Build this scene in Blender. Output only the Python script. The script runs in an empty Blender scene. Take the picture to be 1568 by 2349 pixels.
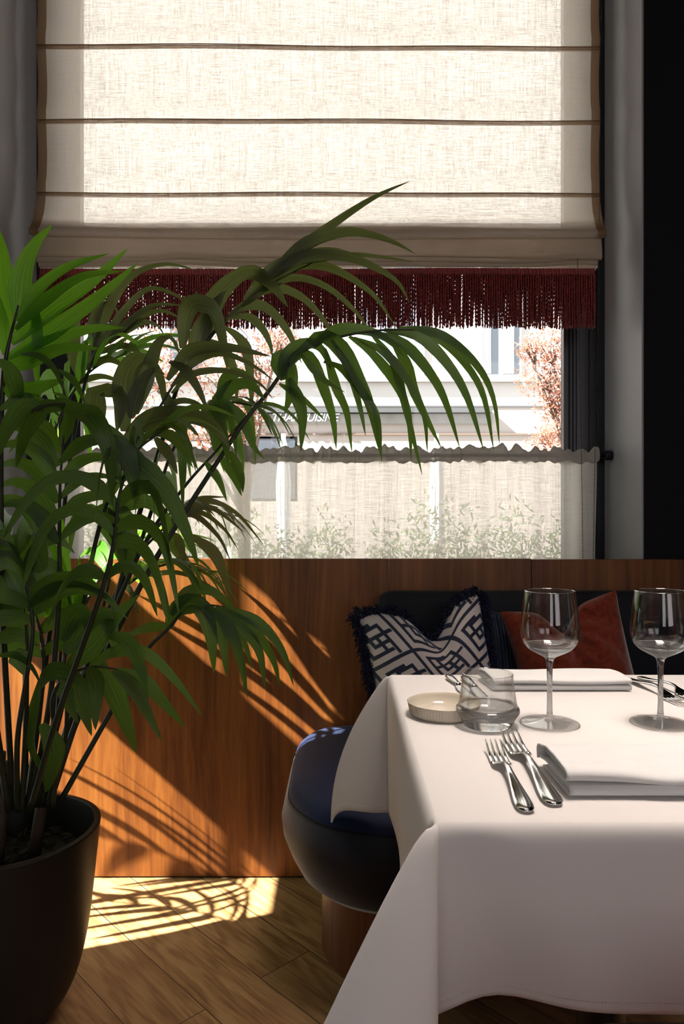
import bpy, math, random
from math import sin, cos, pi, sqrt, exp, atan2
from mathutils import Vector, Matrix, noise
random.seed(11)
SC = bpy.context.scene
COL = SC.collection
FPX, HOR, CXP, CAMH = 1620.0, 1185.0, 784.0, 1.06

# ------------------------------------------------------------------ camera
cd = bpy.data.cameras.new('camera'); cam = bpy.data.objects.new('camera', cd); COL.objects.link(cam)
cam.location = (0, 0, CAMH); cam.rotation_euler = (pi/2, 0, 0)
cd.sensor_width = 36; cd.sensor_fit = 'AUTO'; cd.lens = FPX/2349*36
cd.shift_y = (HOR-1174.5)/2349; cd.clip_start = .02; cd.clip_end = 200
SC.camera = cam
# ------------------------------------------------------------------ world, sun, daylight, exposure
SC.view_settings.view_transform = 'Standard'; SC.view_settings.look = 'None'
SC.view_settings.gamma = 1; SC.view_settings.use_curve_mapping = False
SC.view_settings.exposure = 0.0
w = bpy.data.worlds.new('world'); SC.world = w; w.use_nodes = True
bg = w.node_tree.nodes['Background']; bg.inputs[0].default_value = (.90, .94, 1, 1); bg.inputs[1].default_value = 2.6
SUN = Vector((1, .35, -.8875)).normalized()
sd = bpy.data.lights.new('sun', 'SUN'); sun = bpy.data.objects.new('sun', sd); COL.objects.link(sun)
sd.energy = 52; sd.angle = .012; sd.color = (1, .94, .86)
sun.rotation_euler = SUN.to_track_quat('-Z', 'Y').to_euler()
def area(name, loc, target, sx, sy, power, col):
    d = bpy.data.lights.new(name, 'AREA'); o = bpy.data.objects.new(name, d); COL.objects.link(o)
    d.shape = 'RECTANGLE'; d.size = sx; d.size_y = sy; d.energy = power; d.color = col
    o.location = loc; o.rotation_euler = (Vector(target)-Vector(loc)).to_track_quat('-Z', 'Y').to_euler()
area('daylight_rear_window', (1.6, -3.45, 1.9), (1.6, 0, 1.6), 1.5, 2.0, 8, (1, .56, .38))
area('daylight_rear_window', (-.4, -3.45, 1.9), (-.4, 0, 1.6), .9, 2.0, 2.0, (1, .56, .38))
area('pendant_light', (.50, .95, 2.75), (.50, .98, 0), .6, .6, 5.7, (1, .87, .78)); bpy.data.lights['pendant_light'].spread = math.radians(60)
SC.cycles.max_bounces = 10; SC.cycles.diffuse_bounces = 4; SC.cycles.glossy_bounces = 4
SC.cycles.transmission_bounces = 10; SC.cycles.transparent_max_bounces = 16
SC.cycles.sample_clamp_indirect = 6; SC.cycles.use_denoising = True

# ------------------------------------------------------------------ helpers
def P(px, py, Y):
    return Vector(((px-CXP)*Y/FPX, Y, CAMH-(py-HOR)*Y/FPX))
class MB:
    def __init__(s): s.v = []; s.f = []; s.uv = None
    def add(s, verts, faces):
        n = len(s.v); s.v += [tuple(p) for p in verts]; s.f += [tuple(i+n for i in f) for f in faces]; return n
    def box(s, a, b):
        (x0, y0, z0), (x1, y1, z1) = a, b
        s.add([(x0,y0,z0),(x1,y0,z0),(x1,y1,z0),(x0,y1,z0),(x0,y0,z1),(x1,y0,z1),(x1,y1,z1),(x0,y1,z1)],
              [(0,3,2,1),(4,5,6,7),(0,1,5,4),(1,2,6,5),(2,3,7,6),(3,0,4,7)]); return s
    def grid(s, fn, nu, nv, cu=False, cv=False):
        vs = [fn(i/nu, j/nv) for j in range(nv+(0 if cv else 1)) for i in range(nu+(0 if cu else 1))]
        W = nu+(0 if cu else 1); Hh = nv+(0 if cv else 1); fs = []
        for j in range(nv):
            for i in range(nu):
                a = i; b = (i+1) % W if cu else i+1; c = j; d = (j+1) % Hh if cv else j+1
                fs.append((c*W+a, c*W+b, d*W+b, d*W+a))
        s.add(vs, fs); return s
    def lathe(s, prof, cx=0, cy=0, cz=0, n=64):
        m = len(prof); vs = []; fs = []
        for (r, z) in prof:
            for k in range(n):
                a = 2*pi*k/n; vs.append((cx+r*cos(a), cy+r*sin(a), cz+z))
        for j in range(m-1):
            for k in range(n):
                k2 = (k+1) % n
                fs.append((j*n+k, j*n+k2, (j+1)*n+k2, (j+1)*n+k))
        s.add(vs, fs); return s
    def tube(s, pts, rad, n=6, cap=True):
        pts = [Vector(p) for p in pts]; m = len(pts); vs = []; fs = []
        T = (pts[1]-pts[0]).normalized(); U = T.orthogonal().normalized()
        for i, p in enumerate(pts):
            T = (pts[min(i+1, m-1)]-pts[max(i-1, 0)]).normalized()
            U = (U-T*U.dot(T)); U = U.normalized() if U.length > 1e-6 else T.orthogonal().normalized()
            V = T.cross(U); r = rad(i/(m-1)) if callable(rad) else rad
            for k in range(n):
                a = 2*pi*k/n; vs.append(p+U*(r*cos(a))+V*(r*sin(a)))
        for i in range(m-1):
            for k in range(n):
                k2 = (k+1) % n; fs.append((i*n+k, i*n+k2, (i+1)*n+k2, (i+1)*n+k))
        if cap:
            fs.append(tuple(range(n-1, -1, -1))); fs.append(tuple((m-1)*n+k for k in range(n)))
        s.add(vs, fs); return s
    def build(s, name, mat, parent=None, smooth=True, sharp=None):
        me = bpy.data.meshes.new(name); me.from_pydata(s.v, [], s.f)
        if smooth: me.polygons.foreach_set('use_smooth', [True]*len(me.polygons))
        if s.uv:
            l = me.uv_layers.new(name='UVMap')
            for lp in me.loops: l.data[lp.index].uv = s.uv[lp.vertex_index]
        me.update(); me.validate()
        if sharp: me.set_sharp_from_angle(angle=sharp)
        me.materials.append(mat)
        o = bpy.data.objects.new(name, me); COL.objects.link(o)
        if parent: o.parent = parent
        return o
def tag(o, label=None, cat=None, group=None, kind=None):
    if label: o['label'] = label
    if cat: o['category'] = cat
    if group: o['group'] = group
    if kind: o['kind'] = kind
    return o
def thing(name, label, cat, loc=(0,0,0), group=None, rz=0):
    o = bpy.data.objects.new(name, None); COL.objects.link(o); o.location = loc; o.rotation_euler = (0,0,rz)
    o.empty_display_size = .05
    return tag(o, label, cat, group)
def copytree(o, parent=None):
    c = o.copy(); COL.objects.link(c)
    if parent: c.parent = parent
    for ch in list(o.children): copytree(ch, c)
    return c
def bevel(o, w, n=3):
    m = o.modifiers.new('bevel', 'BEVEL'); m.width = w; m.segments = n; m.limit_method = 'ANGLE'; return o
def catmull(pts, n):
    pts = [Vector(p) for p in pts]; q = [pts[0]*2-pts[1]]+pts+[pts[-1]*2-pts[-2]]; out = []
    for i in range(1, len(q)-2):
        a, b, c, d = q[i-1:i+3]
        for k in range(n):
            t = k/n
            out.append(.5*((2*b)+(c-a)*t+(2*a-5*b+4*c-d)*t*t+(3*b-a-3*c+d)*t**3))
    out.append(pts[-1]); return out

# ------------------------------------------------------------------ materials
def newmat(name):
    m = bpy.data.materials.new(name); m.use_nodes = True; t = m.node_tree
    return m, t, t.nodes['Principled BSDF'], t.nodes['Material Output']
def N(t, typ, **kw):
    n = t.nodes.new(typ)
    for k, v in kw.items():
        if isinstance(v, (int, float, tuple, list)) and k in n.inputs: n.inputs[k].default_value = v
        else: setattr(n, k, v)
    return n
def coords(t, scale=(1,1,1), rot=(0,0,0), src='Object', loc=(0,0,0)):
    c = N(t, 'ShaderNodeTexCoord'); m = N(t, 'ShaderNodeMapping')
    m.inputs['Scale'].default_value = scale; m.inputs['Rotation'].default_value = rot; m.inputs['Location'].default_value = loc
    t.links.new(c.outputs[src], m.inputs[0]); return m.outputs[0]
def ramp(t, fac, stops):
    r = N(t, 'ShaderNodeValToRGB'); e = r.color_ramp.elements
    while len(e) < len(stops): e.new(.5)
    for k, (p, c) in enumerate(stops): e[k].position = p; e[k].color = (*c, 1) if len(c) == 3 else c
    t.links.new(fac, r.inputs[0]); return r.outputs[0]
def plain(name, col, rough=.5, metal=0, spec=.5, var=0.0, vscale=20, bump=0, bscale=200, sheen=0, coat=0):
    m, t, b, o = newmat(name)
    b.inputs['Base Color'].default_value = (*col, 1); b.inputs['Roughness'].default_value = rough
    b.inputs['Metallic'].default_value = metal; b.inputs['Specular IOR Level'].default_value = spec
    if sheen: b.inputs['Sheen Weight'].default_value = sheen; b.inputs['Sheen Roughness'].default_value = .4
    if coat: b.inputs['Coat Weight'].default_value = coat
    if var:
        n = N(t, 'ShaderNodeTexNoise', Scale=vscale, Detail=4); t.links.new(coords(t), n.inputs[0])
        c = ramp(t, n.outputs[0], [(.3, tuple(x*(1-var) for x in col)), (.7, tuple(min(1, x*(1+var)) for x in col))])
        t.links.new(c, b.inputs['Base Color'])
    if bump:
        n = N(t, 'ShaderNodeTexNoise', Scale=bscale, Detail=3); t.links.new(coords(t), n.inputs[0])
        bp = N(t, 'ShaderNodeBump', Strength=bump, Distance=.002); t.links.new(n.outputs[0], bp.inputs['Height']); t.links.new(bp.outputs[0], b.inputs['Normal'])
    return m
def linen(name, col, holes, transl, thread=600, colvar=.25, stretch=1.0):
    """woven cloth: diffuse + translucent threads, with tiny gaps between threads."""
    m, t, b, o = newmat(name); t.nodes.remove(b)
    nv = N(t, 'ShaderNodeTexNoise', Scale=1, Detail=3, Roughness=.7); t.links.new(coords(t, (thread, thread, 14)), nv.inputs[0])
    nh = N(t, 'ShaderNodeTexNoise', Scale=1, Detail=3, Roughness=.7); t.links.new(coords(t, (16, 16, thread)), nh.inputs[0])
    ad = N(t, 'ShaderNodeMath', operation='ADD'); sl_ = N(t, 'ShaderNodeTexNoise', Scale=1, Detail=2, Roughness=.6); t.links.new(coords(t, (150, 150, 2.2)), sl_.inputs[0])
    mxn = N(t, 'ShaderNodeMix', data_type='FLOAT'); mxn.inputs[0].default_value = .35; t.links.new(nv.outputs[0], mxn.inputs[2]); t.links.new(sl_.outputs[0], mxn.inputs[3]); t.links.new(mxn.outputs[0], ad.inputs[0]); t.links.new(nh.outputs[0], ad.inputs[1])
    c = ramp(t, ad.outputs[0], [(.0, tuple(x*(1-colvar) for x in col)), (1, col)])
    c2 = N(t, 'ShaderNodeMapRange'); c2.inputs[1].default_value = .75; c2.inputs[2].default_value = 1.25
    c2.inputs[3].default_value = max(0, holes-.22); c2.inputs[4].default_value = min(1, holes+.22)
    t.links.new(ad.outputs[0], c2.inputs[0])
    lw = N(t, 'ShaderNodeLayerWeight'); lw.inputs[0].default_value = .5; iv = N(t, 'ShaderNodeMath', operation='SUBTRACT'); iv.inputs[0].default_value = 1; t.links.new(lw.outputs['Facing'], iv.inputs[1])
    hf = N(t, 'ShaderNodeMath', operation='MULTIPLY'); t.links.new(c2.outputs[0], hf.inputs[0]); t.links.new(iv.outputs[0], hf.inputs[1])
    cc = N(t, 'ShaderNodeMapRange'); cc.inputs[1].default_value = .75; cc.inputs[2].default_value = 1.25
    t.links.new(ad.outputs[0], cc.inputs[0])
    c = ramp(t, cc.outputs[0], [(0, tuple(x*(1-colvar) for x in col)), (1, col)])
    d = N(t, 'ShaderNodeBsdfDiffuse'); tr = N(t, 'ShaderNodeBsdfTranslucent'); tp = N(t, 'ShaderNodeBsdfTransparent')
    t.links.new(c, d.inputs[0]); t.links.new(c, tr.inputs[0])
    m1 = N(t, 'ShaderNodeMixShader'); m1.inputs[0].default_value = transl
    t.links.new(d.outputs[0], m1.inputs[1]); t.links.new(tr.outputs[0], m1.inputs[2])
    m2 = N(t, 'ShaderNodeMixShader'); t.links.new(hf.outputs[0], m2.inputs[0])
    t.links.new(m1.outputs[0], m2.inputs[1]); t.links.new(tp.outputs[0], m2.inputs[2])
    t.links.new(m2.outputs[0], o.inputs[0]); return m
def wood_panel(name, c0, c1, c2, rough=.35, seed=0, scale=1.0):
    m, t, b, o = newmat(name)
    warp = N(t, 'ShaderNodeTexNoise', Scale=1, Detail=2); t.links.new(coords(t, (3*scale, 3*scale, .9*scale), loc=(seed, 0, 0)), warp.inputs[0])
    mx = N(t, 'ShaderNodeMix', data_type='VECTOR'); mx.inputs[0].default_value = .06
    t.links.new(coords(t, (1, 1, .045), loc=(seed, 0, seed)), mx.inputs[4]); t.links.new(warp.outputs['Color'], mx.inputs[5])
    g = N(t, 'ShaderNodeTexNoise', Scale=70*scale, Detail=8, Roughness=.65); t.links.new(mx.outputs[1], g.inputs[0])
    g2 = N(t, 'ShaderNodeTexNoise', Scale=12*scale, Detail=3, Roughness=.5); t.links.new(mx.outputs[1], g2.inputs[0])
    a = N(t, 'ShaderNodeMix', data_type='FLOAT'); a.inputs[0].default_value = .45
    t.links.new(g.outputs[0], a.inputs[2]); t.links.new(g2.outputs[0], a.inputs[3])
    c = ramp(t, a.outputs[0], [(.32, c0), (.5, c1), (.68, c2)])
    t.links.new(c, b.inputs['Base Color']); b.inputs['Roughness'].default_value = rough+.08; b.inputs['Specular IOR Level'].default_value = .3
    bp = N(t, 'ShaderNodeBump', Strength=.08, Distance=.001); t.links.new(g.outputs[0], bp.inputs['Height']); t.links.new(bp.outputs[0], b.inputs['Normal'])
    return m
def oak_floor():
    m, t, b, o = newmat('oak_planks')
    ang = math.radians(46.2)
    co = coords(t, (1,1,1), (0,0,ang), loc=(0.0, 0.048, 0))
    br = N(t, 'ShaderNodeTexBrick', offset=.37, offset_frequency=2)
    br.inputs['Scale'].default_value = 1; br.inputs['Mortar Size'].default_value = .0011; br.inputs['Brick Width'].default_value = 1.3
    br.inputs['Row Height'].default_value = .148; br.inputs['Mortar Smooth'].default_value = .2
    br.inputs['Color1'].default_value = (0,0,0,1); br.inputs['Color2'].default_value = (1,1,1,1); br.inputs['Mortar'].default_value = (.5,.5,.5,1)
    t.links.new(co, br.inputs[0])
    # grain runs along each plank and jumps from plank to plank
    off = N(t, 'ShaderNodeVectorMath', operation='MULTIPLY_ADD'); t.links.new(br.outputs[0], off.inputs[0]); off.inputs[1].default_value = (3, 7, 0); t.links.new(co, off.inputs[2])
    mp = N(t, 'ShaderNodeMapping'); mp.inputs['Scale'].default_value = (1.1, 7, 1); t.links.new(off.outputs[0], mp.inputs[0])
    n1 = N(t, 'ShaderNodeTexNoise', Scale=1.3, Detail=3, Distortion=.6); t.links.new(mp.outputs[0], n1.inputs[0])
    wv = N(t, 'ShaderNodeMath', operation='MULTIPLY'); t.links.new(n1.outputs[0], wv.inputs[0]); wv.inputs[1].default_value = 46
    sn = N(t, 'ShaderNodeMath', operation='SINE'); t.links.new(wv.outputs[0], sn.inputs[0])
    mp2 = N(t, 'ShaderNodeMapping'); mp2.inputs['Scale'].default_value = (9, 120, 1); t.links.new(off.outputs[0], mp2.inputs[0])
    n2 = N(t, 'ShaderNodeTexNoise', Scale=1, Detail=4); t.links.new(mp2.outputs[0], n2.inputs[0])
    mr = N(t, 'ShaderNodeMapRange'); mr.inputs[1].default_value = -1; mr.inputs[2].default_value = 1; mr.inputs[3].default_value = .36; mr.inputs[4].default_value = .62; t.links.new(sn.outputs[0], mr.inputs[0])
    ad = N(t, 'ShaderNodeMix', data_type='FLOAT'); ad.inputs[0].default_value = .42
    t.links.new(mr.outputs[0], ad.inputs[2]); t.links.new(n2.outputs[0], ad.inputs[3])
    c = ramp(t, ad.outputs[0], [(.36, (.19, .098, .038)), (.5, (.33, .19, .080)), (.66, (.43, .27, .125))])
    mm = N(t, 'ShaderNodeMix', data_type='RGBA'); t.links.new(br.outputs['Fac'], mm.inputs[0]); t.links.new(c, mm.inputs[6]); mm.inputs[7].default_value = (.02, .012, .006, 1)
    t.links.new(mm.outputs[2], b.inputs['Base Color']); b.inputs['Roughness'].default_value = .42
    bp = N(t, 'ShaderNodeBump', Strength=.25, Distance=.001, invert=True); t.links.new(br.outputs['Fac'], bp.inputs['Height']); t.links.new(bp.outputs[0], b.inputs['Normal'])
    return m
def leafmat(name, col, tcol, mix=.45, rough=.38):
    m, t, b, o = newmat(name)
    uvc = coords(t, (34, 1.2, 1), src='UV')
    n = N(t, 'ShaderNodeTexNoise', Scale=1, Detail=2); t.links.new(uvc, n.inputs[0])
    c = ramp(t, n.outputs[0], [(.35, tuple(x*.5 for x in col)), (.65, tuple(x*1.45 for x in col))])
    ct = ramp(t, n.outputs[0], [(.3, tuple(x*.7 for x in tcol)), (.7, tuple(min(1, x*1.15) for x in tcol))])
    t.links.new(c, b.inputs['Base Color']); b.inputs['Roughness'].default_value = rough
    bp = N(t, 'ShaderNodeBump', Strength=.6, Distance=.002); t.links.new(n.outputs[0], bp.inputs['Height']); t.links.new(bp.outputs[0], b.inputs['Normal'])
    tr = N(t, 'ShaderNodeBsdfTranslucent'); t.links.new(ct, tr.inputs[0])
    mx = N(t, 'ShaderNodeMixShader'); mx.inputs[0].default_value = mix
    t.links.new(b.outputs[0], mx.inputs[1]); t.links.new(tr.outputs[0], mx.inputs[2]); t.links.new(mx.outputs[0], o.inputs[0]); return m
def glassmat(name, solid=.3):
    m, t, b, o = newmat(name); t.nodes.remove(b)
    g = N(t, 'ShaderNodeBsdfGlass'); g.inputs['Roughness'].default_value = 0; g.inputs['IOR'].default_value = 1.48
    g.inputs[0].default_value = (1, 1, .998, 1)
    tp = N(t, 'ShaderNodeBsdfTransparent'); tp.inputs[0].default_value = (.992, .992, .99, 1)
    gl = N(t, 'ShaderNodeBsdfGlossy'); gl.inputs['Roughness'].default_value = .01
    lw = N(t, 'ShaderNodeLayerWeight'); lw.inputs[0].default_value = .5; pw = N(t, 'ShaderNodeMath', operation='POWER'); t.links.new(lw.outputs['Facing'], pw.inputs[0]); pw.inputs[1].default_value = 3.6
    fr = N(t, 'ShaderNodeMath', operation='MULTIPLY_ADD'); t.links.new(pw.outputs[0], fr.inputs[0]); fr.inputs[1].default_value = .8; fr.inputs[2].default_value = .045
    th = N(t, 'ShaderNodeMixShader'); t.links.new(fr.outputs[0], th.inputs[0]); t.links.new(tp.outputs[0], th.inputs[1]); t.links.new(gl.outputs[0], th.inputs[2])
    mx = N(t, 'ShaderNodeMixShader'); mx.inputs[0].default_value = solid; t.links.new(th.outputs[0], mx.inputs[1]); t.links.new(g.outputs[0], mx.inputs[2])
    t.links.new(mx.outputs[0], o.inputs[0]); return m
def panemat(name):
    m, t, b, o = newmat(name); t.nodes.remove(b)
    tp = N(t, 'ShaderNodeBsdfTransparent'); tp.inputs[0].default_value = (.95, .97, .96, 1)
    gl = N(t, 'ShaderNodeBsdfGlossy'); gl.inputs['Roughness'].default_value = .02
    fr = N(t, 'ShaderNodeFresnel'); fr.inputs[0].default_value = 1.3
    mx = N(t, 'ShaderNodeMixShader'); t.links.new(fr.outputs[0], mx.inputs[0]); t.links.new(tp.outputs[0], mx.inputs[1]); t.links.new(gl.outputs[0], mx.inputs[2])
    t.links.new(mx.outputs[0], o.inputs[0]); return m

M = {}
M['black_wall'] = plain('black_wall', (.007, .007, .0085), .7, spec=.15, bump=.1, bscale=60)
M['reveal'] = plain('reveal_paint', (.30, .305, .335), .5, bump=.1, bscale=60, var=.04, vscale=3)
M['ceiling'] = plain('ceiling_paint', (.10, .09, .085), .7)
M['frame'] = plain('frame_metal', (.012, .013, .016), .3)
M['floor'] = oak_floor()
M['panel'] = wood_panel('walnut_panel', (.055, .014, .003), (.158, .048, .0085), (.245, .088, .017))
M['plinth'] = wood_panel('walnut_plinth', (.07, .024, .009), (.13, .045, .016), (.19, .07, .028), seed=4)
M['blind'] = linen('blind_linen', (.80, .725, .655), .235, .74, 520, .24)
M['blind_ply_shaded'] = linen('blind_linen_doubled_shaded', (.55, .45, .355), .0, .22, 520)  # same linen in several plies, its missing backlight darkened into the colour
M['side_blind'] = linen('side_blind_linen', (.60, .50, .40), .02, .25, 520)
M['blind_hem'] = linen('blind_hem_tape', (.36, .23, .13), .04, .5, 520)
M['sheer'] = linen('sheer_linen', (.87, .83, .79), .26, .64, 620, .2)
M['heading'] = linen('heading_linen', (.62, .57, .52), .0, .35, 620)
M['fringe'] = plain('red_cord', (.21, .016, .012), .55, var=.3, vscale=60)
M['pane'] = panemat('window_glass'); M['glass'] = glassmat('clear_glass', .10); M['glass_stem'] = glassmat('solid_glass', .85); M['glass_base'] = glassmat('thick_glass', .75); M['glass_foot'] = glassmat('thin_glass', .03)
M['cloth'] = plain('white_cotton', (.84, .795, .765), .85, bump=.03, bscale=1600, sheen=.1)
M['napkin'] = plain('napkin_cotton', (.84, .825, .81), .85, bump=.05, bscale=1600, sheen=.1)
M['velvet'] = plain('navy_velvet', (.0045, .011, .042), .6, spec=.25, sheen=.12, var=.25, vscale=9)
M['velvet_side'] = plain('charcoal_velvet', (.012, .014, .022), .55, spec=.3, sheen=.5, var=.15, vscale=9)
M['velvet_black'] = plain('black_velvet', (.005, .006, .010), .65, spec=.2, sheen=.05)
M['rust'] = plain('rust_velvet', (.125, .021, .010), .95, spec=.03, sheen=.6, var=.35, vscale=70, bump=.3, bscale=500)
M['navy_knit'] = plain('navy_knit', (.008, .013, .032), .8, spec=.2, sheen=.3)
M['navy_yarn'] = plain('navy_yarn', (.006, .008, .028), .9, spec=.1, sheen=.08)
M['steel'] = plain('polished_steel', (.72, .70, .68), .09, metal=1, bump=.02, bscale=40)
M['cream'] = plain('cream_glaze', (.74, .66, .53), .18, coat=.4)
M['pot'] = plain('pot_black', (.010, .008, .007), .45, spec=.4, bump=.06, bscale=90)
M['soil'] = plain('bark_mulch', (.014, .008, .005), .95, var=.5, vscale=60, bump=1, bscale=80)
M['leaf'] = leafmat('palm_leaf', (.040, .082, .020), (.18, .34, .03), .38, .32)
M['leaf_bright'] = leafmat('palm_leaf_backlit', (.06, .18, .016), (.26, .60, .03), .52, .32)  # palm green brightened: daylight shining through these leaves is put into the colour
M['leaf_olive_sheen'] = leafmat('palm_leaf_olive_sheen', (.085, .095, .036), (.21, .27, .06), .34, .32)  # tan window sheen of the upper leaves, put into the leaf colour
M['leaf_mid'] = leafmat('palm_leaf_mid', (.045, .10, .018), (.17, .34, .03), .42)
M['leaf_dry'] = leafmat('palm_leaf_pale', (.09, .085, .035), (.22, .22, .06), .38)
M['stem'] = plain('palm_stem', (.022, .028, .012), .5, var=.3, vscale=30)
M['cane'] = plain('palm_cane', (.05, .03, .018), .75, var=.4, vscale=30, bump=.4, bscale=70)
M['facade'] = plain('stucco', (.44, .415, .40), .9, var=.05, vscale=.6)
M['facade_low'] = plain('stucco_low', (.33, .285, .26), .9, var=.05, vscale=.8)
M['stone'] = plain('stone_band', (.20, .19, .175), .9, var=.12, vscale=4)
M['white'] = plain('white_paint', (.82, .82, .82), .5)
M['grey_metal'] = plain('grey_metal', (.06, .062, .065), .5)
M['brown_metal'] = plain('brown_trim', (.13, .085, .06), .6)
M['dark_pane'] = plain('dark_pane', (.05, .06, .075), .06, spec=.8)
M['blue_pane'] = plain('blue_pane', (.26, .34, .45), .1, spec=.8)
M['drape'] = plain('far_drape', (.33, .33, .34), .9)
M['asphalt'] = plain('paving', (.20, .19, .18), .9, var=.15, vscale=2)
M['plum'] = leafmat('plum_leaf', (.30, .12, .09), (.40, .17, .10), .4, .5)
M['bark'] = plain('bark', (.12, .085, .065), .9, var=.3, vscale=20)
M['hedge'] = leafmat('hedge_leaf', (.055, .085, .03), (.14, .18, .05), .4, .5)
M['planter'] = plain('planter', (.25, .24, .23), .8)
M['canvas'] = plain('white_canvas', (.86, .86, .84), .9)
M['chain'] = plain('bead_chain', (.03, .028, .026), .35, metal=.3)
M['table_wood'] = plain('table_wood', (.12, .05, .02), .5)

# ------------------------------------------------------------------ the setting
PY = 2.071           # room face of the walnut panelling
def struct(name, mb, mat, label=None, parent=None, **kw):
    o = mb.build(name, mat, parent, smooth=False, **kw)
    if not parent: o['kind'] = 'structure'
    if label: o['label'] = label
    return o
struct('floor', MB().box((-1.4, -3.4, -.06), (3.6, 2.6, 0)), M['floor'], 'oak plank floor laid on the diagonal, sunlit beside the pot')
struct('ceiling', MB().box((-1.4, -3.4, 3.3), (3.6, 2.6, 3.4)), M['ceiling'])
XL, XR = -1.043, .898
bw = MB(); bw.box((XR, 2.10, 0), (3.6, 2.60, 3.3))
struct('wall_back', bw, M['black_wall'], 'black painted wall beside the window')
bl = MB(); bl.box((-1.4, 2.10, 0), (XL, 2.60, 3.3)); struct('wall_left_pier', bl, M['black_wall'])
r1 = MB(); r1.box((XR-.006, 2.104, .7), (XR, 2.60, 3.3)); struct('trim_1', r1, M['reveal'], 'grey painted window reveal on the right of the blind')
r2 = MB(); r2.box((XL, 2.104, .7), (XL+.006, 2.60, 3.3)); struct('trim_2', r2, M['reveal'], 'grey painted window reveal on the left of the blind')
sl = MB(); sl.box((XL, 2.10, 0), (XR, 2.60, .80)); struct('wall_back_sill', sl, M['black_wall'])
ln = MB(); ln.box((XL, 2.10, 3.2), (XR, 2.60, 3.3)); struct('wall_back_lintel', ln, M['black_wall'])
# left wall with two openings that let the sun rake across the panelling
X0, X1 = -1.40, -1.28
wl = MB()
SY0, SY1 = 1.455, 2.00
wl.box((X0, -3.4, 0), (X1, SY0, 3.3)); wl.box((X0, SY1, 0), (X1, 2.10, 3.3))
wl.box((X0, SY0, 0), (X1, SY1, .10)); wl.box((X0, SY0, 1.068), (X1, SY1, 1.414)); wl.box((X0, SY0, 2.9), (X1, SY1, 3.3))
struct('wall_left', wl, M['black_wall'])
f2 = MB()
for y in (SY0+.005, 1.70, SY1-.03): f2.box((X0+.04, y, .10), (X0+.06, y+.02, 1.068))
o = struct('window_2', f2, M['frame']); struct('pane', MB().box((X0+.045, SY0, .10), (X0+.049, SY1, 1.068)), M['pane'], parent=o)
f3 = MB()
for y in (SY0+.005, 1.70, SY1-.03): f3.box((X0+.04, y, 1.414), (X0+.06, y+.02, 2.9))
o = struct('window_3', f3, M['frame']); struct('pane', MB().box((X0+.045, SY0, 1.414), (X0+.049, SY1, 2.9)), M['pane'], parent=o)
struct('window_3_blind', MB().box((X0+.002, SY0, 1.868), (X0+.006, SY1, 2.9)), M['side_blind'])
wr = MB().box((3.6, -3.4, 0), (3.7, 2.6, 3.3)); struct('wall_right', wr, M['black_wall'])
rr = MB(); rr.box((-1.4, -3.5, 0), (3.6, -3.4, .9)); rr.box((-1.4, -3.5, 2.9), (3.6, -3.4, 3.3))
rr.box((-1.4, -3.5, .9), (-.85, -3.4, 2.9)); rr.box((.05, -3.5, .9), (.85, -3.4, 2.9)); rr.box((2.35, -3.5, .9), (3.6, -3.4, 2.9))
struct('wall_rear', rr, M['black_wall'])
# walnut panelling: three boards with fine joints
seams = [-1.40, .1385, .5555, 3.6]
for k in range(3):
    p = MB().box((seams[k]+(.0009 if k else 0), PY, 0.004), (seams[k+1]-.0009, PY+.026, .936-(.002 if k == 2 else 0)))
    o = struct('trim_%d' % (k+3), p, M['panel'], ['long walnut panel with sun streaks behind the palm', 'short walnut panel behind the patterned cushion', 'walnut panel behind the rust cushion'][k])
    bevel(o, .001, 1)
struct('baseboard_back', MB().box((-1.4, PY+.006, -.002), (3.6, PY+.02, .006)), M['black_wall'])
# window frame
WY = 2.40
xi0, xi1 = -.905, .767          # clear glass opening
wm = MB()
for (xa, xb) in ((XL+.006, xi0), (xi1, XR-.006)):
    s = 1 if xa > 0 else -1
    e = xb if s < 0 else xa       # the edge next to the glass
    o_ = xa if s < 0 else xb
    def st(a, b, y0):
        lo, hi = sorted((e+s*a, e+s*b)); wm.box((lo, y0, .80), (hi, 2.478, 3.2))
    st(0, .018, WY+.045); st(.018, .026, WY+.03); st(.026, .034, WY+.018); st(.034, .075, WY+.01); st(.075, .083, WY); st(.083, .10, WY+.008); st(.10, abs(o_-e), WY)
wm.box((xi0, WY+.03, .80), (xi1, 2.52, .88)); wm.box((xi0, WY+.03, 3.12), (xi1, 2.52, 3.2))
win = struct('window_1', wm, M['frame'], 'black framed window behind blind and half curtain')
struct('pane', MB().box((xi0, 2.465, .88), (xi1, 2.471, 3.12)), M['pane'], parent=win)

# ------------------------------------------------------------------ roman blind
BX0, BX1 = -.992, .838
bl = thing('roman_blind', 'cream linen roman blind with dark red corded fringe hanging over the window', 'blind', (0, 2.3, 3.15))
def bpart(name, mb, mat, parent=bl, lab=None, sub=False, **kw):
    for i, v in enumerate(mb.v): mb.v[i] = (v[0], v[1]-2.3, v[2]-3.15)
    o = mb.build(name, mat, parent, **kw)
    if lab: o['label'] = lab
    return o
LZ = [3.08, 2.837, 2.595, 2.353, 2.115]
prof = []
for a, b in zip(LZ[:-1], LZ[1:]):
    for k in range(8):
        t = k/8; prof.append((2.300+.010*sin(pi*t)-.004*(t > .85), a+(b-a)*t))
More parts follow.
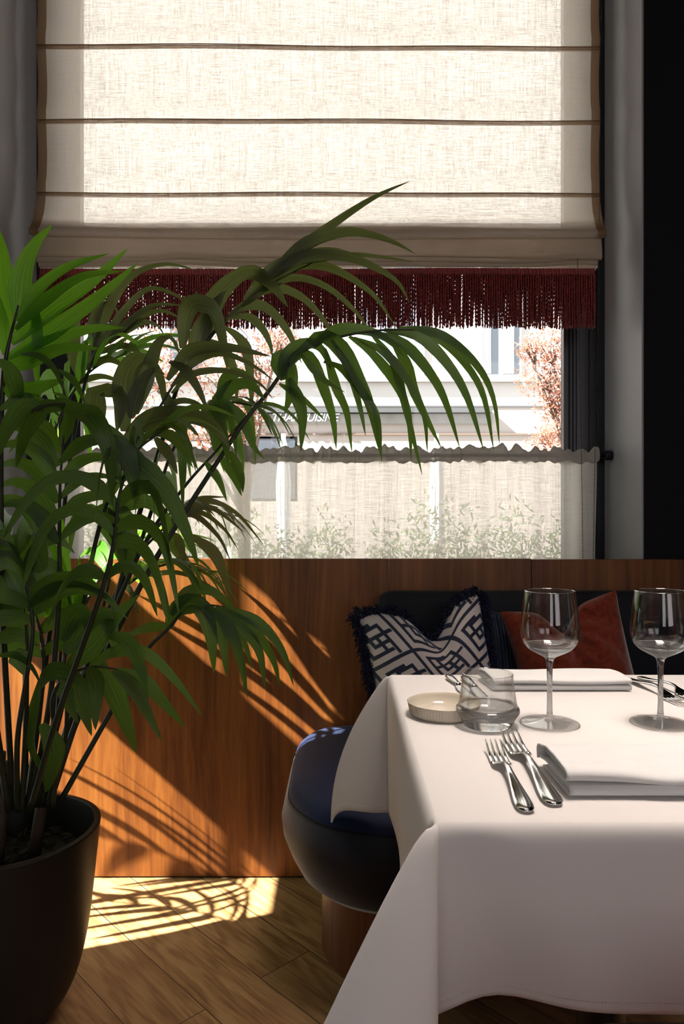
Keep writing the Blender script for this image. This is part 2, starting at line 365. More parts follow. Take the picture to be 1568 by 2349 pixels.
# last fold bellies forward into the room and tucks back under
prof += [(2.300, 2.115), (2.297, 2.085), (2.288, 2.05), (2.272, 2.015), (2.254, 1.985), (2.243, 1.965), (2.240, 1.953), (2.246, 1.947), (2.26, 1.948), (2.285, 1.955)]
def side(x, z):   # slight flare of the cloth where it bellies out
    return x
def wob(x, z): return .004*sin(3.1*x+z*5)+.003*sin(7.7*x-z*9)
def strip(prof, x0, x1, n, off=0, dz=lambda x, z: 0):
    mb = MB(); m = len(prof)-1
    mb.grid(lambda u, v: (x0+(x1-x0)*u, prof[round(v*m)][0]+off+wob(x0+(x1-x0)*u, prof[round(v*m)][1])*(.3+.7*v), prof[round(v*m)][1]+dz(x0+(x1-x0)*u, prof[round(v*m)][1])), n, m)
    return mb
sag = lambda x, z: -.004*(x+1)*.6-(.010*(1-((x-.0)/.95)**2) if z < 1.99 else 0)+(.012 if z < 1.97 else 0)
bpart('fabric', strip(prof, BX0, BX1, 90, 0, sag), M['blind'])
p2 = [(2.285, 2.00), (2.268, 1.975), (2.262, 1.94), (2.259, 1.915), (2.259, 1.898), (2.268, 1.893), (2.285, 1.90)]
bpart('lower_fold', strip(p2, BX0+.006, BX1-.006, 90, 0, lambda x, z: -.006*(x+1)*.5+.004*sin(5*x+1)), M['blind_ply_shaded'])
for q, (yy, zt, zb) in enumerate([(2.268, 1.905, 1.878), (2.272, 1.893, 1.866), (2.276, 1.885, 1.853)]):
    pk = [(yy+.012, zt), (yy, zt-.006), (yy-.003, zb+.004), (yy+.002, zb), (yy+.014, zb+.004)]
    f = lambda x, z, q=q: -.004*(x+1)*.5+(.008-.002*q)*(exp(-((x+.5)/.12)**2)+.6*exp(-((x-.0)/.08)**2)+1.1*exp(-((x-.77)/.09)**2))+.002*sin(9*x+q)
    bpart('hem_fold', strip(pk, BX0+.012+.004*q, BX1-.012-.004*q, 110, 0, f), M['blind_ply_shaded'])
for q, yy in enumerate((2.287, 2.291, 2.295)):
    bpart('folded_pack', strip([(yy, 2.012-.014*q), (yy, 1.97), (yy, 1.90), (yy+.001, 1.868+.004*q)], BX0+.01, BX1-.01, 60, 0, lambda x, z: -.004*(x+1)*.5), M['blind'])
for z in LZ[:-1]+[2.115]:       # stitched rod pockets
    bpart('rod_pocket', strip([(2.303, z+.001), (2.297, z-.001), (2.2965, z-.008), (2.303, z-.012)], BX0, BX1, 40, 0, lambda x, z: -.004*(x+1)*.6), M['blind_hem'])
    tb = MB(); tb.tube([(BX0+u*(BX1-BX0)/20, 2.2975+wob(BX0+u*(BX1-BX0)/20, z), z-.004*(BX0+u*(BX1-BX0)/20+1)*.6) for u in range(21)], .0016, 5); bpart('fold_line', tb, M['blind_hem'])
for (a, b) in ((BX0-.002, BX0+.028), (BX1-.026, BX1+.002)):
    bpart('side_hem', strip(prof, a, b, 3, -.0016, sag), M['blind_hem'], lab='brown tape sewn down the edge of the blind')
# bullion fringe: a braid with twisted cords hanging from it
br = MB(); br.grid(lambda u, v: (BX0+.02+(BX1-BX0-.045)*u, 2.271+.0016*sin(u*900)+wob(BX0+u*1.8, 1.85), 1.858-.022*v), 500, 4)
bpart('fringe_braid', br, M['fringe'])
fr = MB(); x = BX0+.022; k = 0
while x < BX1-.024:
    for lay in (0, 1, 2):
        if lay == 1 and random.random() < .03: continue
        xx = x+(0, .0040, .002)[lay]+random.uniform(-.0007, .0007); L = (.172+random.uniform(-.006, .005))*(1 if lay < 2 else random.uniform(.8, 1.0)); yy = 2.269+lay*.006+wob(x, 1.85)
        sx = random.uniform(-.0035, .0035); ph = random.random()*6; n = 52
        pts = []; 
        for i in range(n+1):
            t = i/n; pts.append((xx+sx*t*t+.0006*sin(t*9+ph), yy+.001*sin(t*7+ph), 1.838-L*t))
        m = len(pts); vs = []; fs = []
        for i, p in enumerate(pts):
            tw = i*.75+ph
            for a in range(4):
                ang = tw+pi/2*a; r = (.0047 if a % 2 == 0 else .0029)*(1-.28*i/n)
                if i == m-1: r *= .4
                vs.append((p[0]+r*cos(ang), p[1]+r*sin(ang), p[2]))
        for i in range(m-1):
            for a in range(4): fs.append((i*4+a, i*4+(a+1) % 4, (i+1)*4+(a+1) % 4, (i+1)*4+a))
        fr.add(vs, fs)
    x += .0078; k += 1
bpart('fringe', fr, M['fringe'], lab='dark red twisted cord fringe')
# bead chain loop
ch = MB()
def beads(pts, r=.0021, step=.0062):
    pts = catmull(pts, 30); acc = 0; last = pts[0]
    for p in pts:
        while (p-last).length >= step:
            last = last+(p-last).normalized()*step
            a = [(last[0]+r*sin(pi*j/4)*cos(pi/2*i+.4), last[1]+r*sin(pi*j/4)*sin(pi/2*i+.4), last[2]+r*cos(pi*j/4)) for j in range(5) for i in range(4)]
            ch.add(a, [(j*4+i, j*4+(i+1) % 4, (j+1)*4+(i+1) % 4, (j+1)*4+i) for j in range(4) for i in range(4)])
beads([P(1324, 590, 2.245), P(1328, 800, 2.25), P(1333, 1050, 2.25), P(1337, 1330, 2.25)])
bpart('bead_chain', ch, M['chain'], lab='bead pull chain hanging in front of the fringe')
ch = MB()
beads([P(1379, -120, 2.285), P(1376, 300, 2.285), P(1372, 700, 2.26), P(1364, 1050, 2.25), P(1359, 1330, 2.25)])
bpart('bead_chain', ch, M['chain'], lab='bead pull chain at the very edge of the blind')

# ------------------------------------------------------------------ cafe curtain on its rod
RZ, RY = 1.262, 2.335
rod = thing('curtain_rod', 'black curtain rod across the lower window carrying the half curtain', 'curtain rod', (0, RY, RZ))
MB().tube([(XL+.03, 0, 0), (XR-.03, 0, 0)], .006, 12).build('rod', M['frame'], rod)
for s in (XL+.02, XR-.02):
    MB().tube([(s-.012, 0, 0), (s+.012, 0, 0)], .016, 20).build('finial', M['frame'], rod, sharp=.6)
    MB().box((s-.006, 0, -.006), (s+.006, .07, .006)).build('bracket', M['frame'], rod, smooth=False)
def fold(x, z, s):
    k = (1.255-z)/.4
    a = .6+.4*min(1, max(0, k))
    return a*(.024*noise.noise((x*7+s, z*.5, s))+.014*sin(40*x+2.2*noise.noise((x*4, s, 9)))+.006*sin(x*24+3*noise.noise((x*3, s, 0)))+.007*sin(x*61+2*s+4*noise.noise((x*5, s, 2)))+.012*max(0, noise.noise((x*11, s, 7)))*sin(x*95))
def curtain(name, x0, x1, lab, s, n):
    c = thing(name, lab, 'curtain', (0, RY, RZ), 'half curtains on the rod')
    def sx(x):      # pleats that double back over themselves in places
        ph = 40*x+2.2*noise.noise((x*4, s, 9)); return .0125*max(0, .35+1.5*noise.noise((x*6+s, 3, 1)))*sin(2*ph)
    mb = MB(); mb.grid(lambda u, v: (x0+(x1-x0)*u+.006*sin(v*3+u*9)*v+sx(x0+(x1-x0)*u)*min(1, .5+v)*min(1, 12*u, 12*(1-u)), fold(x0+(x1-x0)*u, 1.245-.42*v, s)-.002, -.017-.42*v), n, 24)
    mb.build('cloth', M['sheer'], c)
    # gathered casing round the rod with a frill above
    nn = int((x1-x0)*560)
    def cas(u, v):
        x = x0+(x1-x0)*u; a = 2*pi*v
        g = noise.noise((x*46+s, 0, cos(a)*.4))*1.1; g2 = noise.noise((x*110, sin(a)*.5, s))*.6
        r = .0165+.0065*g+.002*g2
        yy = r*.85*sin(a)+.003*g; zz = r*1.25*cos(a)
        if cos(a) > .5: zz += .012*(.5+g)*(cos(a)-.5)*2
        return (x+.004*g2, yy, zz-.002)
    MB().grid(cas, nn, 18, cv=True).build('gathered_heading', M['heading'], c)
    return c
curtain('cafe_curtain', -.995, -.300, 'sheer cream half curtain on the left of the rod, half hidden by the palm', 1.3, 200)
curtain('cafe_curtain', -.345, .846, 'sheer cream half curtain on the right of the rod, beside the pull chains', 5.1, 330)

# ------------------------------------------------------------------ outside: paving, house front, trees, hedge, parasols
struct('ground', MB().box((-30, 2.6, -.25), (30, 16, -.12)), M['asphalt'])
struct('ground_side', MB().box((-30, -10, -.25), (-1.55, 2.6, -.12)), M['asphalt'])
FY = 12.0
def F(px, py, d=0): return ((px-CXP)*(FY-d)/FPX, FY-d, CAMH-(py-HOR)*(FY-d)/FPX)
hb = thing('building', 'cream stucco house front across the street, seen through the window', 'building', (0, FY, 0))
def fbox(name, mat, x0, x1, y0, y1, d0, d1, parent=hb, lab=None):
    a = F(x0, y1); b = F(x1, y0)
    o = MB().box((a[0], -d1, a[2]), (b[0], -d0, b[2])).build(name, mat, parent, smooth=False)
    if lab: o['label'] = lab
    return o
wallo = MB(); wallo.box((-14, 0, -.12), (14, .5, 13)).build('wall', M['facade'], hb, smooth=False)
fbox('lower_wall', M['facade_low'], -700, 2300, 933, 1340, -.02, .05)
fbox('stone_band', M['stone'], -700, 2300, 866, 878, 0, .10)
fbox('cable_line', M['grey_metal'], -700, 2300, 932, 935, .05, .07)
fbox('moulding', M['brown_metal'], -700, 2300, 995, 999, .04, .09)
def fwin(x0, x1, y0, y1, pane, cols=2, drape=None):
    fr_ = fbox('window', M['white'], x0, x1, y0, y1, 0, .05)
    n = cols; wd = (x1-x0)/n
    for k in range(n):
        a, b = x0+wd*k+5, x0+wd*(k+1)-5
        fbox('pane', pane, a, b, y0+5, y1-6, .03, .056, fr_)
        if drape:
            mb = MB(); A = F(a, y1-7); B = F(b, y0+5)
            fr = drape[k]
            mb.grid(lambda u, v: (A[0]+(B[0]-A[0])*u*(fr+.25*(1-v)*(1-fr)+.3*v*v), -.062-.004*sin(u*30), A[2]+(B[2]-A[2])*v), 16, 6)
            mb.build('drape', M['drape'], fr_)
    return fr_
fwin(1098, 1194, 560, 866, M['dark_pane'], 2, (.45, .6))
fwin(822, 972, 560, 866, M['blue_pane'], 2, None)
fwin(540, 662, 560, 840, M['blue_pane'], 2, None)
fwin(360, 470, 560, 866, M['dark_pane'], 2, (.5, .5))
fwin(1330, 1430, 560, 866, M['dark_pane'], 2, (.5, .5))
fwin(560, 682, 1002, 1150, M['dark_pane'], 1)
sg = thing('shop_sign', 'shop sign with slanting white letters on a grey fascia across the street', 'sign', (0, FY, 0))
fbox('fascia_board', M['stone'], 540, 1125, 952, 974, .05, .13, sg)
fbox('awning_roller', M['grey_metal'], 545, 1122, 941, 950, .05, .22, sg)
tx = bpy.data.curves.new('lettering', 'FONT'); tx.body = 'AO THAI CUISINE'; tx.size = .188; tx.space_character = .95; tx.space_word = 1.25; tx.shear = .32; tx.extrude = .012; tx.offset = 0
tmp_ = bpy.data.objects.new('lettering_curve', tx); COL.objects.link(tmp_)
lm = bpy.data.meshes.new_from_object(tmp_.evaluated_get(bpy.context.evaluated_depsgraph_get())); bpy.data.objects.remove(tmp_)
to = bpy.data.objects.new('lettering', lm); COL.objects.link(to); to.parent = sg; lm.materials.clear()
to.rotation_euler = (pi/2, 0, 0); q = F(578, 971); to.location = (q[0], -.18, q[2]+.01); lm.materials.append(M['white'])
def leafcloud(mb, centre, rad, n, size, uv, flat=1.0):
    for _ in range(n):
        d = Vector((random.gauss(0, .5), random.gauss(0, .5), random.gauss(0, .5)*flat))
        if d.length > 1.15: d = d.normalized()*random.uniform(.6, 1.1)
        c = Vector(centre)+Vector((d.x*rad[0], d.y*rad[1], d.z*rad[2]))
        a = Vector((random.gauss(0,1), random.gauss(0,1), random.gauss(0,1))).normalized(); b = a.orthogonal().normalized()
        s = size*random.uniform(.6, 1.25)
        mb.add([c-a*s, c-b*s*.42+a*s*.05+a.cross(b)*s*.1, c+a*s, c+b*s*.42+a*s*.05+a.cross(b)*s*.1], [(0,1,2,3)])
        uv += [(0,0),(0,.5),(.5,1),(1,.5)]
def tree(base, blobs, lab, n):
    t = thing('plum_tree', lab, 'tree', base)
    tr = MB(); top = Vector((0, 0, 1.9)); tr.tube([(0,0,0), (.02,0,.9), (0,.02,1.9)], lambda u: .06-.02*u, 8)
    for (c, r, k) in blobs:
        cc = Vector(c)-Vector(base); tr.tube([top-Vector((0,0,random.uniform(.2, .7))), (top+cc)*.5+Vector((0,0,-.12)), cc, cc+Vector((random.uniform(-.2,.2), 0, r[2]*.6))], lambda u: .022*(1-u)+.004, 5)
        for _ in range(5):
            e = cc+Vector((random.uniform(-1,1)*r[0], random.uniform(-1,1)*r[1], random.uniform(-1,1)*r[2]))*.8
            tr.tube([cc*.85+top*.15, (cc+e)*.5, e], lambda u: .007*(1-u)+.002, 4)
    tr.build('trunk', M['bark'], t)
    lf = MB(); uv = []
    for (c, r, k) in blobs: leafcloud(lf, Vector(c)-Vector(base), r, int(n*k), .027, uv)
    lf.uv = uv; lf.build('foliage', M['plum'], t); return t
TY = 7.2
def B(px, py, rx, rz, k=1, Y=TY): return (P(px, py, Y), (rx*Y/FPX, .35, rz*Y/FPX), k)
tree(P(560, 1500, TY)*1.0, [B(600, 840, 90, 70), B(520, 900, 90, 80), B(555, 965, 50, 50), B(420, 820, 90, 90), B(500, 700, 130, 90), B(330, 860, 90, 110), B(470, 1000, 90, 60), B(640, 780, 50, 50, .7)], 'plum tree with pink red leaves outside, behind the middle of the palm', 520)
tree(P(1330, 1500, TY), [B(1260, 800, 60, 50, .8), B(1250, 870, 70, 60), B(1280, 930, 50, 60), B(1250, 1010, 40, 40, .6), B(1330, 860, 90, 110), B(1340, 720, 120, 90), B(1320, 1000, 70, 60), B(1210, 800, 30, 30, .35), B(1300, 640, 120, 80)], 'plum tree with pink red leaves outside, by the right window frame', 560)
# hedges in planters
def hedge(px0, px1, top, Y, lab):
    a = P(px0, top, Y); b = P(px1, top, Y); hgt = a.z
    t = thing('hedge', lab, 'hedge', ((a.x+b.x)/2, Y, -.12), 'hedges in planters outside'); w_ = (b.x-a.x)
    MB().box((-w_/2, -.2, 0), (w_/2, .2, .5)).build('planter', M['planter'], t, smooth=False)
    lf = MB(); uv = []; n = int(w_/.24)
    st = MB()
    for k in range(n):
        x = -w_/2+(k+.5)*w_/n; h = hgt-.62+.12+random.uniform(-.14, .03)
        leafcloud(lf, (x, 0, .5+h*.55), (.2, .26, h*.52), 620, .024, uv); st.tube([(x, 0, .4), (x+.03, .02, .5+h*.7)], .01, 5)
    lf.uv = uv; lf.build('foliage', M['hedge'], t); st.build('stem', M['bark'], t)
hedge(850, 1330, 1118, 4.4, 'green planter hedge outside, seen through the right part of the half curtain')
hedge(400, 800, 1135, 4.6, 'green planter hedge outside, seen through the half curtain left of centre')
hedge(-300, 290, 1120, 4.5, 'green planter hedge outside, behind the palm stems')
for (px, lab) in ((650, 'closed white parasol outside, behind the drooping palm frond'), (1001, 'closed white parasol outside, above the middle of the half curtain')):
    b = P(px, 1000, 6.3); t = thing('parasol', lab, 'parasol', (b.x, 6.3, -.12), 'closed parasols outside'); Z = b.z+.12
    MB().grid(lambda u, v: ((.008+.062*min(1, v*2.2)**.6-.02*v)*(1+.12*sin(u*2*pi*8))*cos(2*pi*u), (.008+.062*min(1, v*2.2)**.6-.02*v)*(1+.12*sin(u*2*pi*8))*sin(2*pi*u), Z-.95*v), 64, 16, cu=True).build('canopy', M['canvas'], t)
    MB().tube([(0,0,0), (0,0,Z+.02)], .02, 10).build('pole', M['white'], t); MB().lathe([(0, .0), (.22, 0), (.22, .05), (0, .06)], n=24).build('base', M['planter'], t)

# ------------------------------------------------------------------ banquette
SX, SYF, SYB = -.125, 1.43, PY-.012
bq = thing('banquette', 'navy velvet banquette with rounded end on a walnut plinth against the panelling', 'banquette', (.9, 1.75, 0))
ox, oy = .9, 1.75
XE = 2.6
def plan(t, inset, rf=.235, rb=.12):
    """outline of the seat, from the far right end round the front and left end to the back; t in 0..1"""
    x0 = SX+inset; yf = SYF+inset; yb = SYB-inset*.3; rf = max(.02, rf-inset); rb = max(.02, rb-inset)
    segs = []
    l = [XE-(x0+rf), rf*pi/2, (yb-rb)-(yf+rf), rb*pi/2, XE-(x0+rb)]; tot = sum(l); s = t*tot
    if s < l[0]: return (XE-s, yf)
    s -= l[0]
    if s < l[1]: a = s/rf; return (x0+rf-rf*sin(a), yf+rf-rf*cos(a))
    s -= l[1]
    if s < l[2]: return (x0, yf+rf+s)
    s -= l[2]
    if s < l[3]: a = s/rb; return (x0+rb-rb*cos(a), yb-rb+rb*sin(a))
    s -= l[3]
    return (x0+rb+s, yb)
TS = sorted(set([i/14*.38 for i in range(14)]+[.38+.27*i/70 for i in range(71)]+[.65+.35*i/12 for i in range(13)]))
def plansurf(rings, name, mat, parent, cap=None):
    mb = MB(); W = len(TS); vs = []; fs = []
    for (ins, z) in rings:
        for t in TS:
            p = plan(t, ins); vs.append((p[0]-ox, p[1]-oy, z+(.0016*sin(t*900) if abs(z-.405) < .006 else 0)))
    for j in range(len(rings)-1):
        for i in range(W-1): fs.append((j*W+i, j*W+i+1, (j+1)*W+i+1, (j+1)*W+i))
        fs.append((j*W+W-1, j*W, (j+1)*W, (j+1)*W+W-1))
    if cap: fs.append(tuple((len(rings)-1)*W+i for i in range(W)))
    mb.add(vs, fs); return mb.build(name, mat, parent)
top_r = [(.000, .412), (.001, .420), (.010, .434), (.030, .447), (.06, .455), (.11, .461), (.17, .464), (.22, .465)]
top = plansurf(top_r, 'seat_top', M['velvet'], bq, cap=True)
side_r = [(.14, .215), (.09, .212), (.055, .222), (.028, .245), (.006, .285), (-.012, .33), (-.016, .365), (-.008, .395), (-.001, .408), (.0015, .414)]
plansurf(side_r, 'seat_side', M['velvet_side'], bq)
MB().tube([(plan(.30+.5*i/120, 0)[0]-ox, plan(.30+.5*i/120, 0)[1]-oy, .4125) for i in range(121)], .0018, 6).build('seam_piping', M['velvet_black'], bq)
# round ended plinth
pl = MB(); PR = .215; pcx, pcy = SX+.075+PR, 1.765
pts = [(XE, pcy-PR)]+[(pcx-PR*sin(a), pcy-PR*cos(a)) for a in [pi*i/40 for i in range(41)]]+[(XE, pcy+PR)]
n = len(pts); pl.add([(x-ox, y-oy, z) for z in (.0, .225) for (x, y) in pts], [(i, i+1, n+i+1, n+i) for i in range(n-1)]+[tuple(range(n, 2*n))])
pl.build('plinth', M['plinth'], bq, sharp=.8)
# backrest: rounded slab
def backsec(v):
    prof = [(1.99, .40), (1.972, .50), (1.962, .62), (1.960, .74), (1.965, .81), (1.978, .838), (2.0, .848), (2.03, .848), (2.052, .84), (PY-.002, .82), (PY-.002, .40)]
    return prof[round(v*(len(prof)-1))]
def bk(u, v):
    yy, z = backsec(v); xl = .072+.03*((z-.45)/.4)
    if u < .12:
        a = (u/.12)*pi/2; x = xl+.035*(1-sin(a)); mid = 2.02; yy = mid+(yy-mid)*(cos(pi/2-a)*.9+.1)
        x = xl+.035*(1-sin(a))
        zz = z if z < .8 else .8+(z-.8)*(.3+.7*sin(a))
        x2 = xl+.035-.035*cos(pi/2-a)
        return (xl+.035*(1-cos(pi/2-a))*0+.035*(1-sin(a))*0+.0+.05*(u/.12)**2-ox, yy-oy, zz)
    return (xl+.05+(XE-xl-.05)*((u-.12)/.88)-ox, yy-oy, z)
MB().grid(bk, 60, 10).build('backrest', M['velvet_black'], bq)

# ------------------------------------------------------------------ cushions
def pillow_pt(u, v, w, h, t, chop, side, ear=.06, cw=.30, cx=0):
    # u,v in -1..1
    e = .5*(u*u*v*v)*ear*2
    pin = 1-.07*(1-u*u)**1 if abs(v) > 99 else 1
    x = u*w/2*(1-.055*(1-v*v)*1+ear*.3*v*v); z = v*h/2*(1-.055*(1-u*u)+ear*.3*u*u)
    th = t*((1-abs(u)**2.4)*(1-abs(v)**2.4))**.55
    if v > -.6:
        k = ((v+.6)/1.6)**2.2; z -= chop*k*exp(-((u-cx)/cw)**2); th *= 1-.35*k*exp(-((u-cx)/(cw*.8))**2)
        z += chop*.18*k*min(1, abs(u-cx)/.8)
    return x, side*th, z
def place(o, loc, lean, yaw, roll):
    o.location = loc; o.rotation_euler = Matrix.Rotation(yaw, 3, 'Z').__matmul__(Matrix.Rotation(lean, 3, 'X')).__matmul__(Matrix.Rotation(roll, 3, 'Y')).to_euler()
def pillow(name, lab, w, h, t, chop, mat, n=60, cw=.3, cx=0, parts=('front', 'back'), matb=None, group='cushions on the banquette', wr=0):
    o = thing(name, lab, 'cushion', group=group)
    for sd, nm, mm, nn in ((-1, 'front_cover', mat, n), (1, 'back_cover', matb or mat, 40)):
        mb = MB()
        def fn(a, b, sd=sd):
            u, v = a*2-1, b*2-1
            x, y, z = pillow_pt(u, v, w, h, t, chop, sd, cw=cw, cx=cx)
            if wr and sd < 0:
                k = (1-u*u)*(1-v*v); d = abs(u-cx)+.05; rr = (1-v)/d if d else 0
                for (x1, v1, x2, v2, am) in ((cx+.02, .88, .75, .30, 1.0), (cx+.05, .80, .50, .05, .8), (cx+.06, .92, .85, .62, .7), (cx-.05, .80, -.35, .25, .6), (cx, .78, .12, -.2, .5)):
                    lx, lv = x2-x1, v2-v1; q = max(0, min(1, ((u-x1)*lx+(v-v1)*lv)/(lx*lx+lv*lv))); dd = sqrt((u-x1-lx*q)**2+(v-v1-lv*q)**2)
                    y += wr*.42*am*(1-q*.75)*exp(-(dd/(.05+.06*q))**2)*min(1, (1-v*v)*6)
                y += .35*k*wr*(sin(7*atan2(u-cx, 1.15-v)+1)*exp(-((1-v)/.9)**2)+.4*noise.noise((u*3, v*3, 5)))
            return (x, y, z)
        mb.grid(fn, nn, nn)
        if sd > 0: mb.f = [f[::-1] for f in mb.f]
        mb.build(nm, mm, o)
    return o
# --- fretwork cushion: woven lattice pattern by a colour per point of the front
def fret(u, v):
    """1 where the dark band runs. u,v in pattern units on a diagonal lattice"""
    W = .14
    def band(x, c): return abs(x-c) < W/2*1.1
    U, V = u % 2.0, v % 2.0
    r = False
    def seg(x, c, y, a, b): return band(x, c) and a-W/2 < y < b+W/2
    def rect(u0, u1, v0, v1): return seg(U, u0, V, v0, v1) or seg(U, u1, V, v0, v1) or seg(V, v0, U, u0, u1) or seg(V, v1, U, u0, u1)
    if band(V, .12) or band(U, .12): r = True
    if rect(.52, 1.22, .50, 1.20) or rect(.90, 1.62, .86, 1.58): r = True
    if seg(V, 1.20, U, 1.22, 2.0) or seg(U, .52, V, 1.2, 1.72) or seg(V, 1.72, U, .52, 1.3): r = True
    if seg(U, 1.62, V, .3, .86) or seg(V, .50, U, 1.22, 1.45): r = True
    return r
mp_, tp_, bp_, op_ = newmat('fretwork_velvet')
at = N(tp_, 'ShaderNodeAttribute', attribute_name='pattern'); mxp = N(tp_, 'ShaderNodeMix', data_type='RGBA')
tp_.links.new(at.outputs['Fac'], mxp.inputs[0]); mxp.inputs[6].default_value = (.50, .44, .42, 1); mxp.inputs[7].default_value = (.004, .009, .028, 1)
tp_.links.new(mxp.outputs[2], bp_.inputs['Base Color']); bp_.inputs['Roughness'].default_value = .75; bp_.inputs['Sheen Weight'].default_value = .25; bp_.inputs['Sheen Roughness'].default_value = .35; bp_.inputs['Sheen Tint'].default_value = (.25, .5, 1, 1)
bmp = N(tp_, 'ShaderNodeBump', Strength=.5, Distance=.002); tp_.links.new(at.outputs['Fac'], bmp.inputs['Height']); tp_.links.new(bmp.outputs[0], bp_.inputs['Normal'])
NP = 400
c1 = pillow('patterned_cushion', 'cream cushion with navy lattice pattern and shaggy navy fringe', .32, .35, .085, .075, mp_, NP, cw=.30, cx=.12, matb=M['navy_knit'], wr=.006)
fc = [c for c in c1.children if c.name.startswith('front')][0]; me = fc.data
at_ = me.attributes.new('pattern', 'FLOAT', 'POINT'); vals = []
for j in range(NP+1):
    for i in range(NP+1):
        u, v = (i/NP*2-1), (j/NP*2-1)
        a = math.radians(33); s = 2.9
        ax = u*cos(a)+v*sin(a); ay = -u*sin(a)*1.0+v*cos(a)
        vals.append(1.0 if fret(ax*s+.2+20, (ay+.25*ax)*s+.5+20) else 0.0)
at_.data.foreach_set('value', vals)
# shaggy fringe along all four edges
fg = MB()
for e in range(4):
    for k in range(800):
        q = random.uniform(-1, 1)
        u, v = [(q, 1), (q, -1), (1, q), (-1, q)][e]
        p = Vector(pillow_pt(u, v, .32, .35, .085, .075, 0, cw=.30, cx=.12))
        out = Vector((u if abs(u) == 1 else .0, 0, v if abs(v) == 1 else .0)).normalized()
        d = (out*random.uniform(.3, 1)+Vector((random.gauss(0, .45), random.gauss(0, .75), random.gauss(0, .45)))).normalized()
        L = random.uniform(.012, .028); c = d.orthogonal().normalized()
        p = p+out*random.uniform(-.006, .008)
        fg.tube([p, p+d*L*.5+c*L*.2, p+d*L*.85-c*L*.1+Vector((0,0,-.003)), p+d*L+Vector((0,0,-.006))], lambda u: .0021-.0008*u, 4)
fg.build('fringe', M['navy_yarn'], c1)
place(c1, (.232, 1.80, .650), -.20, .08, -.16)
c2 = pillow('rust_cushion', 'rust red velvet cushion leaning on the banquette back', .305, .37, .075, .060, M['rust'], 90, cw=.24, cx=-.04, wr=.05)
place(c2, (.607, 1.83, .645), -.18, -.04, -.19)
c3 = pillow('ribbed_cushion', 'dark navy ribbed cushion half hidden behind the rust cushion', .34, .34, .06, .03, M['navy_knit'], 60)
rb = MB()
for k in range(22):
    u = -.95+1.9*k/21
    rb.tube([Vector(pillow_pt(u, -.95+1.9*i/24, .34, .34, .06, .03, -1))+Vector((.0016*sin(i*3), -.002, 0)) for i in range(25)], .0045, 6)
rb.build('cable_rib', M['navy_knit'], c3)
place(c3, (.575, 1.905, .625), -.16, 0, .0)

# ------------------------------------------------------------------ table and cloth
TZ, TX0, TX1, TY0, TY1 = .75, .097, .672, .717, 1.383
tb = thing('table', 'square dining table hidden under the white cloth', 'table', ((TX0+TX1)/2, (TY0+TY1)/2, 0))
tw, td = (TX1-TX0)/2-.006, (TY1-TY0)/2-.006
bevel(MB().box((-tw, -td, TZ-.035), (tw, td, TZ-.004)).build('tabletop', M['table_wood'], tb, smooth=False), .006)
MB().tube([(0,0,.02), (0,0,TZ-.035)], .035, 20).build('column', M['frame'], tb); MB().lathe([(0,0), (.2,0), (.2,.012), (.05,.03), (0,.03)], n=40).build('foot_plate', M['frame'], tb)
OV = {'l': .275, 'r': .21, 'f': .199, 'b': .25}
def cloth_pt(a, b):
    """a,b: cloth coordinates measured from the table edges"""
    xa = min(max(a, TX0), TX1); yb = min(max(b, TY0), TY1)
    dx, dy = a-xa, b-yb; rho = sqrt(dx*dx+dy*dy)
    if rho < 1e-9: return (a, b, TZ)
    R = .010
    th = atan2(abs(dy), abs(dx))          # 0: side flap, pi/2: front/back flap
    sx = -1 if a < (TX0+TX1)/2 else 1; sy = -1 if b < (TY0+TY1)/2 else 1
    corner = sin(2*th)
    # outward direction of the hanging cloth
    if sx < 0 and sy < 0: dirx, diry, H0 = -1.0, -.34, .150
    elif sx < 0: dirx, diry, H0 = -1.0, .75, .135
    elif sy < 0: dirx, diry, H0 = .8, -.8, .13
    else: dirx, diry, H0 = .8, .8, .10
    L = sqrt(dirx**2+diry**2)
    t = rho/.285
    bell = (corner**1.6)*min(1, rho/.010)
    hout = H0*bell*(t**.88 if sy < 0 else (1.28*sin(min(t*1.25, 1.9))*.82))
    ex, ey = cos(th)*sx, sin(th)*sy
    wx = dirx/L*bell+ex*(1-bell); wy = diry/L*bell+ey*(1-bell)
    base = R*(1-exp(-rho/R))
    hx = base*ex+hout*wx; hy = base*ey+hout*wy
    # soft waves of the flaps
    if dy < 0: hy -= .010*t*sin((a-TX0)*7.5+2.2)*(1-bell)+.006*t*sin(a*17)
    if dy < 0 and sx < 0: hy += .062*t**1.1*exp(-((a-TX0-.020-.06*t)/(.035+.045*t))**2)*(1-bell)
    if dx < 0 and abs(dy) < 1e-6: hx -= .012*t*sin((b-TY0)*8.5+.3)
    drop = sqrt(max(0, rho*rho-hout*hout*.8))
    drop = drop-R*.5*(1-exp(-rho/R))
    z = TZ-drop
    return (xa+hx, yb+hy, z)
cl = MB()
def axis(lo, e0, e1, hi, nf, nm):
    r = [e0+(lo-e0)*(i/nf)**1.7 for i in range(nf, 0, -1)]
    r += [e0+(e1-e0)*i/nm for i in range(nm+1)]
    r += [e1+(hi-e1)*(i/nf)**1.7 for i in range(1, nf+1)]
    return sorted(r)
AX = axis(TX0-OV['l'], TX0, TX1, TX1+OV['r'], 64, 34); AY = axis(TY0-OV['f'], TY0, TY1, TY1+OV['b'], 64, 34)
cl.add([cloth_pt(a, b) for b in AY for a in AX], [(j*len(AX)+i, j*len(AX)+i+1, (j+1)*len(AX)+i+1, (j+1)*len(AX)+i) for j in range(len(AY)-1) for i in range(len(AX)-1)])
tc = cl.build('tablecloth', M['cloth'])
tag(tc, 'white cotton tablecloth draped over the dining table', 'tablecloth')
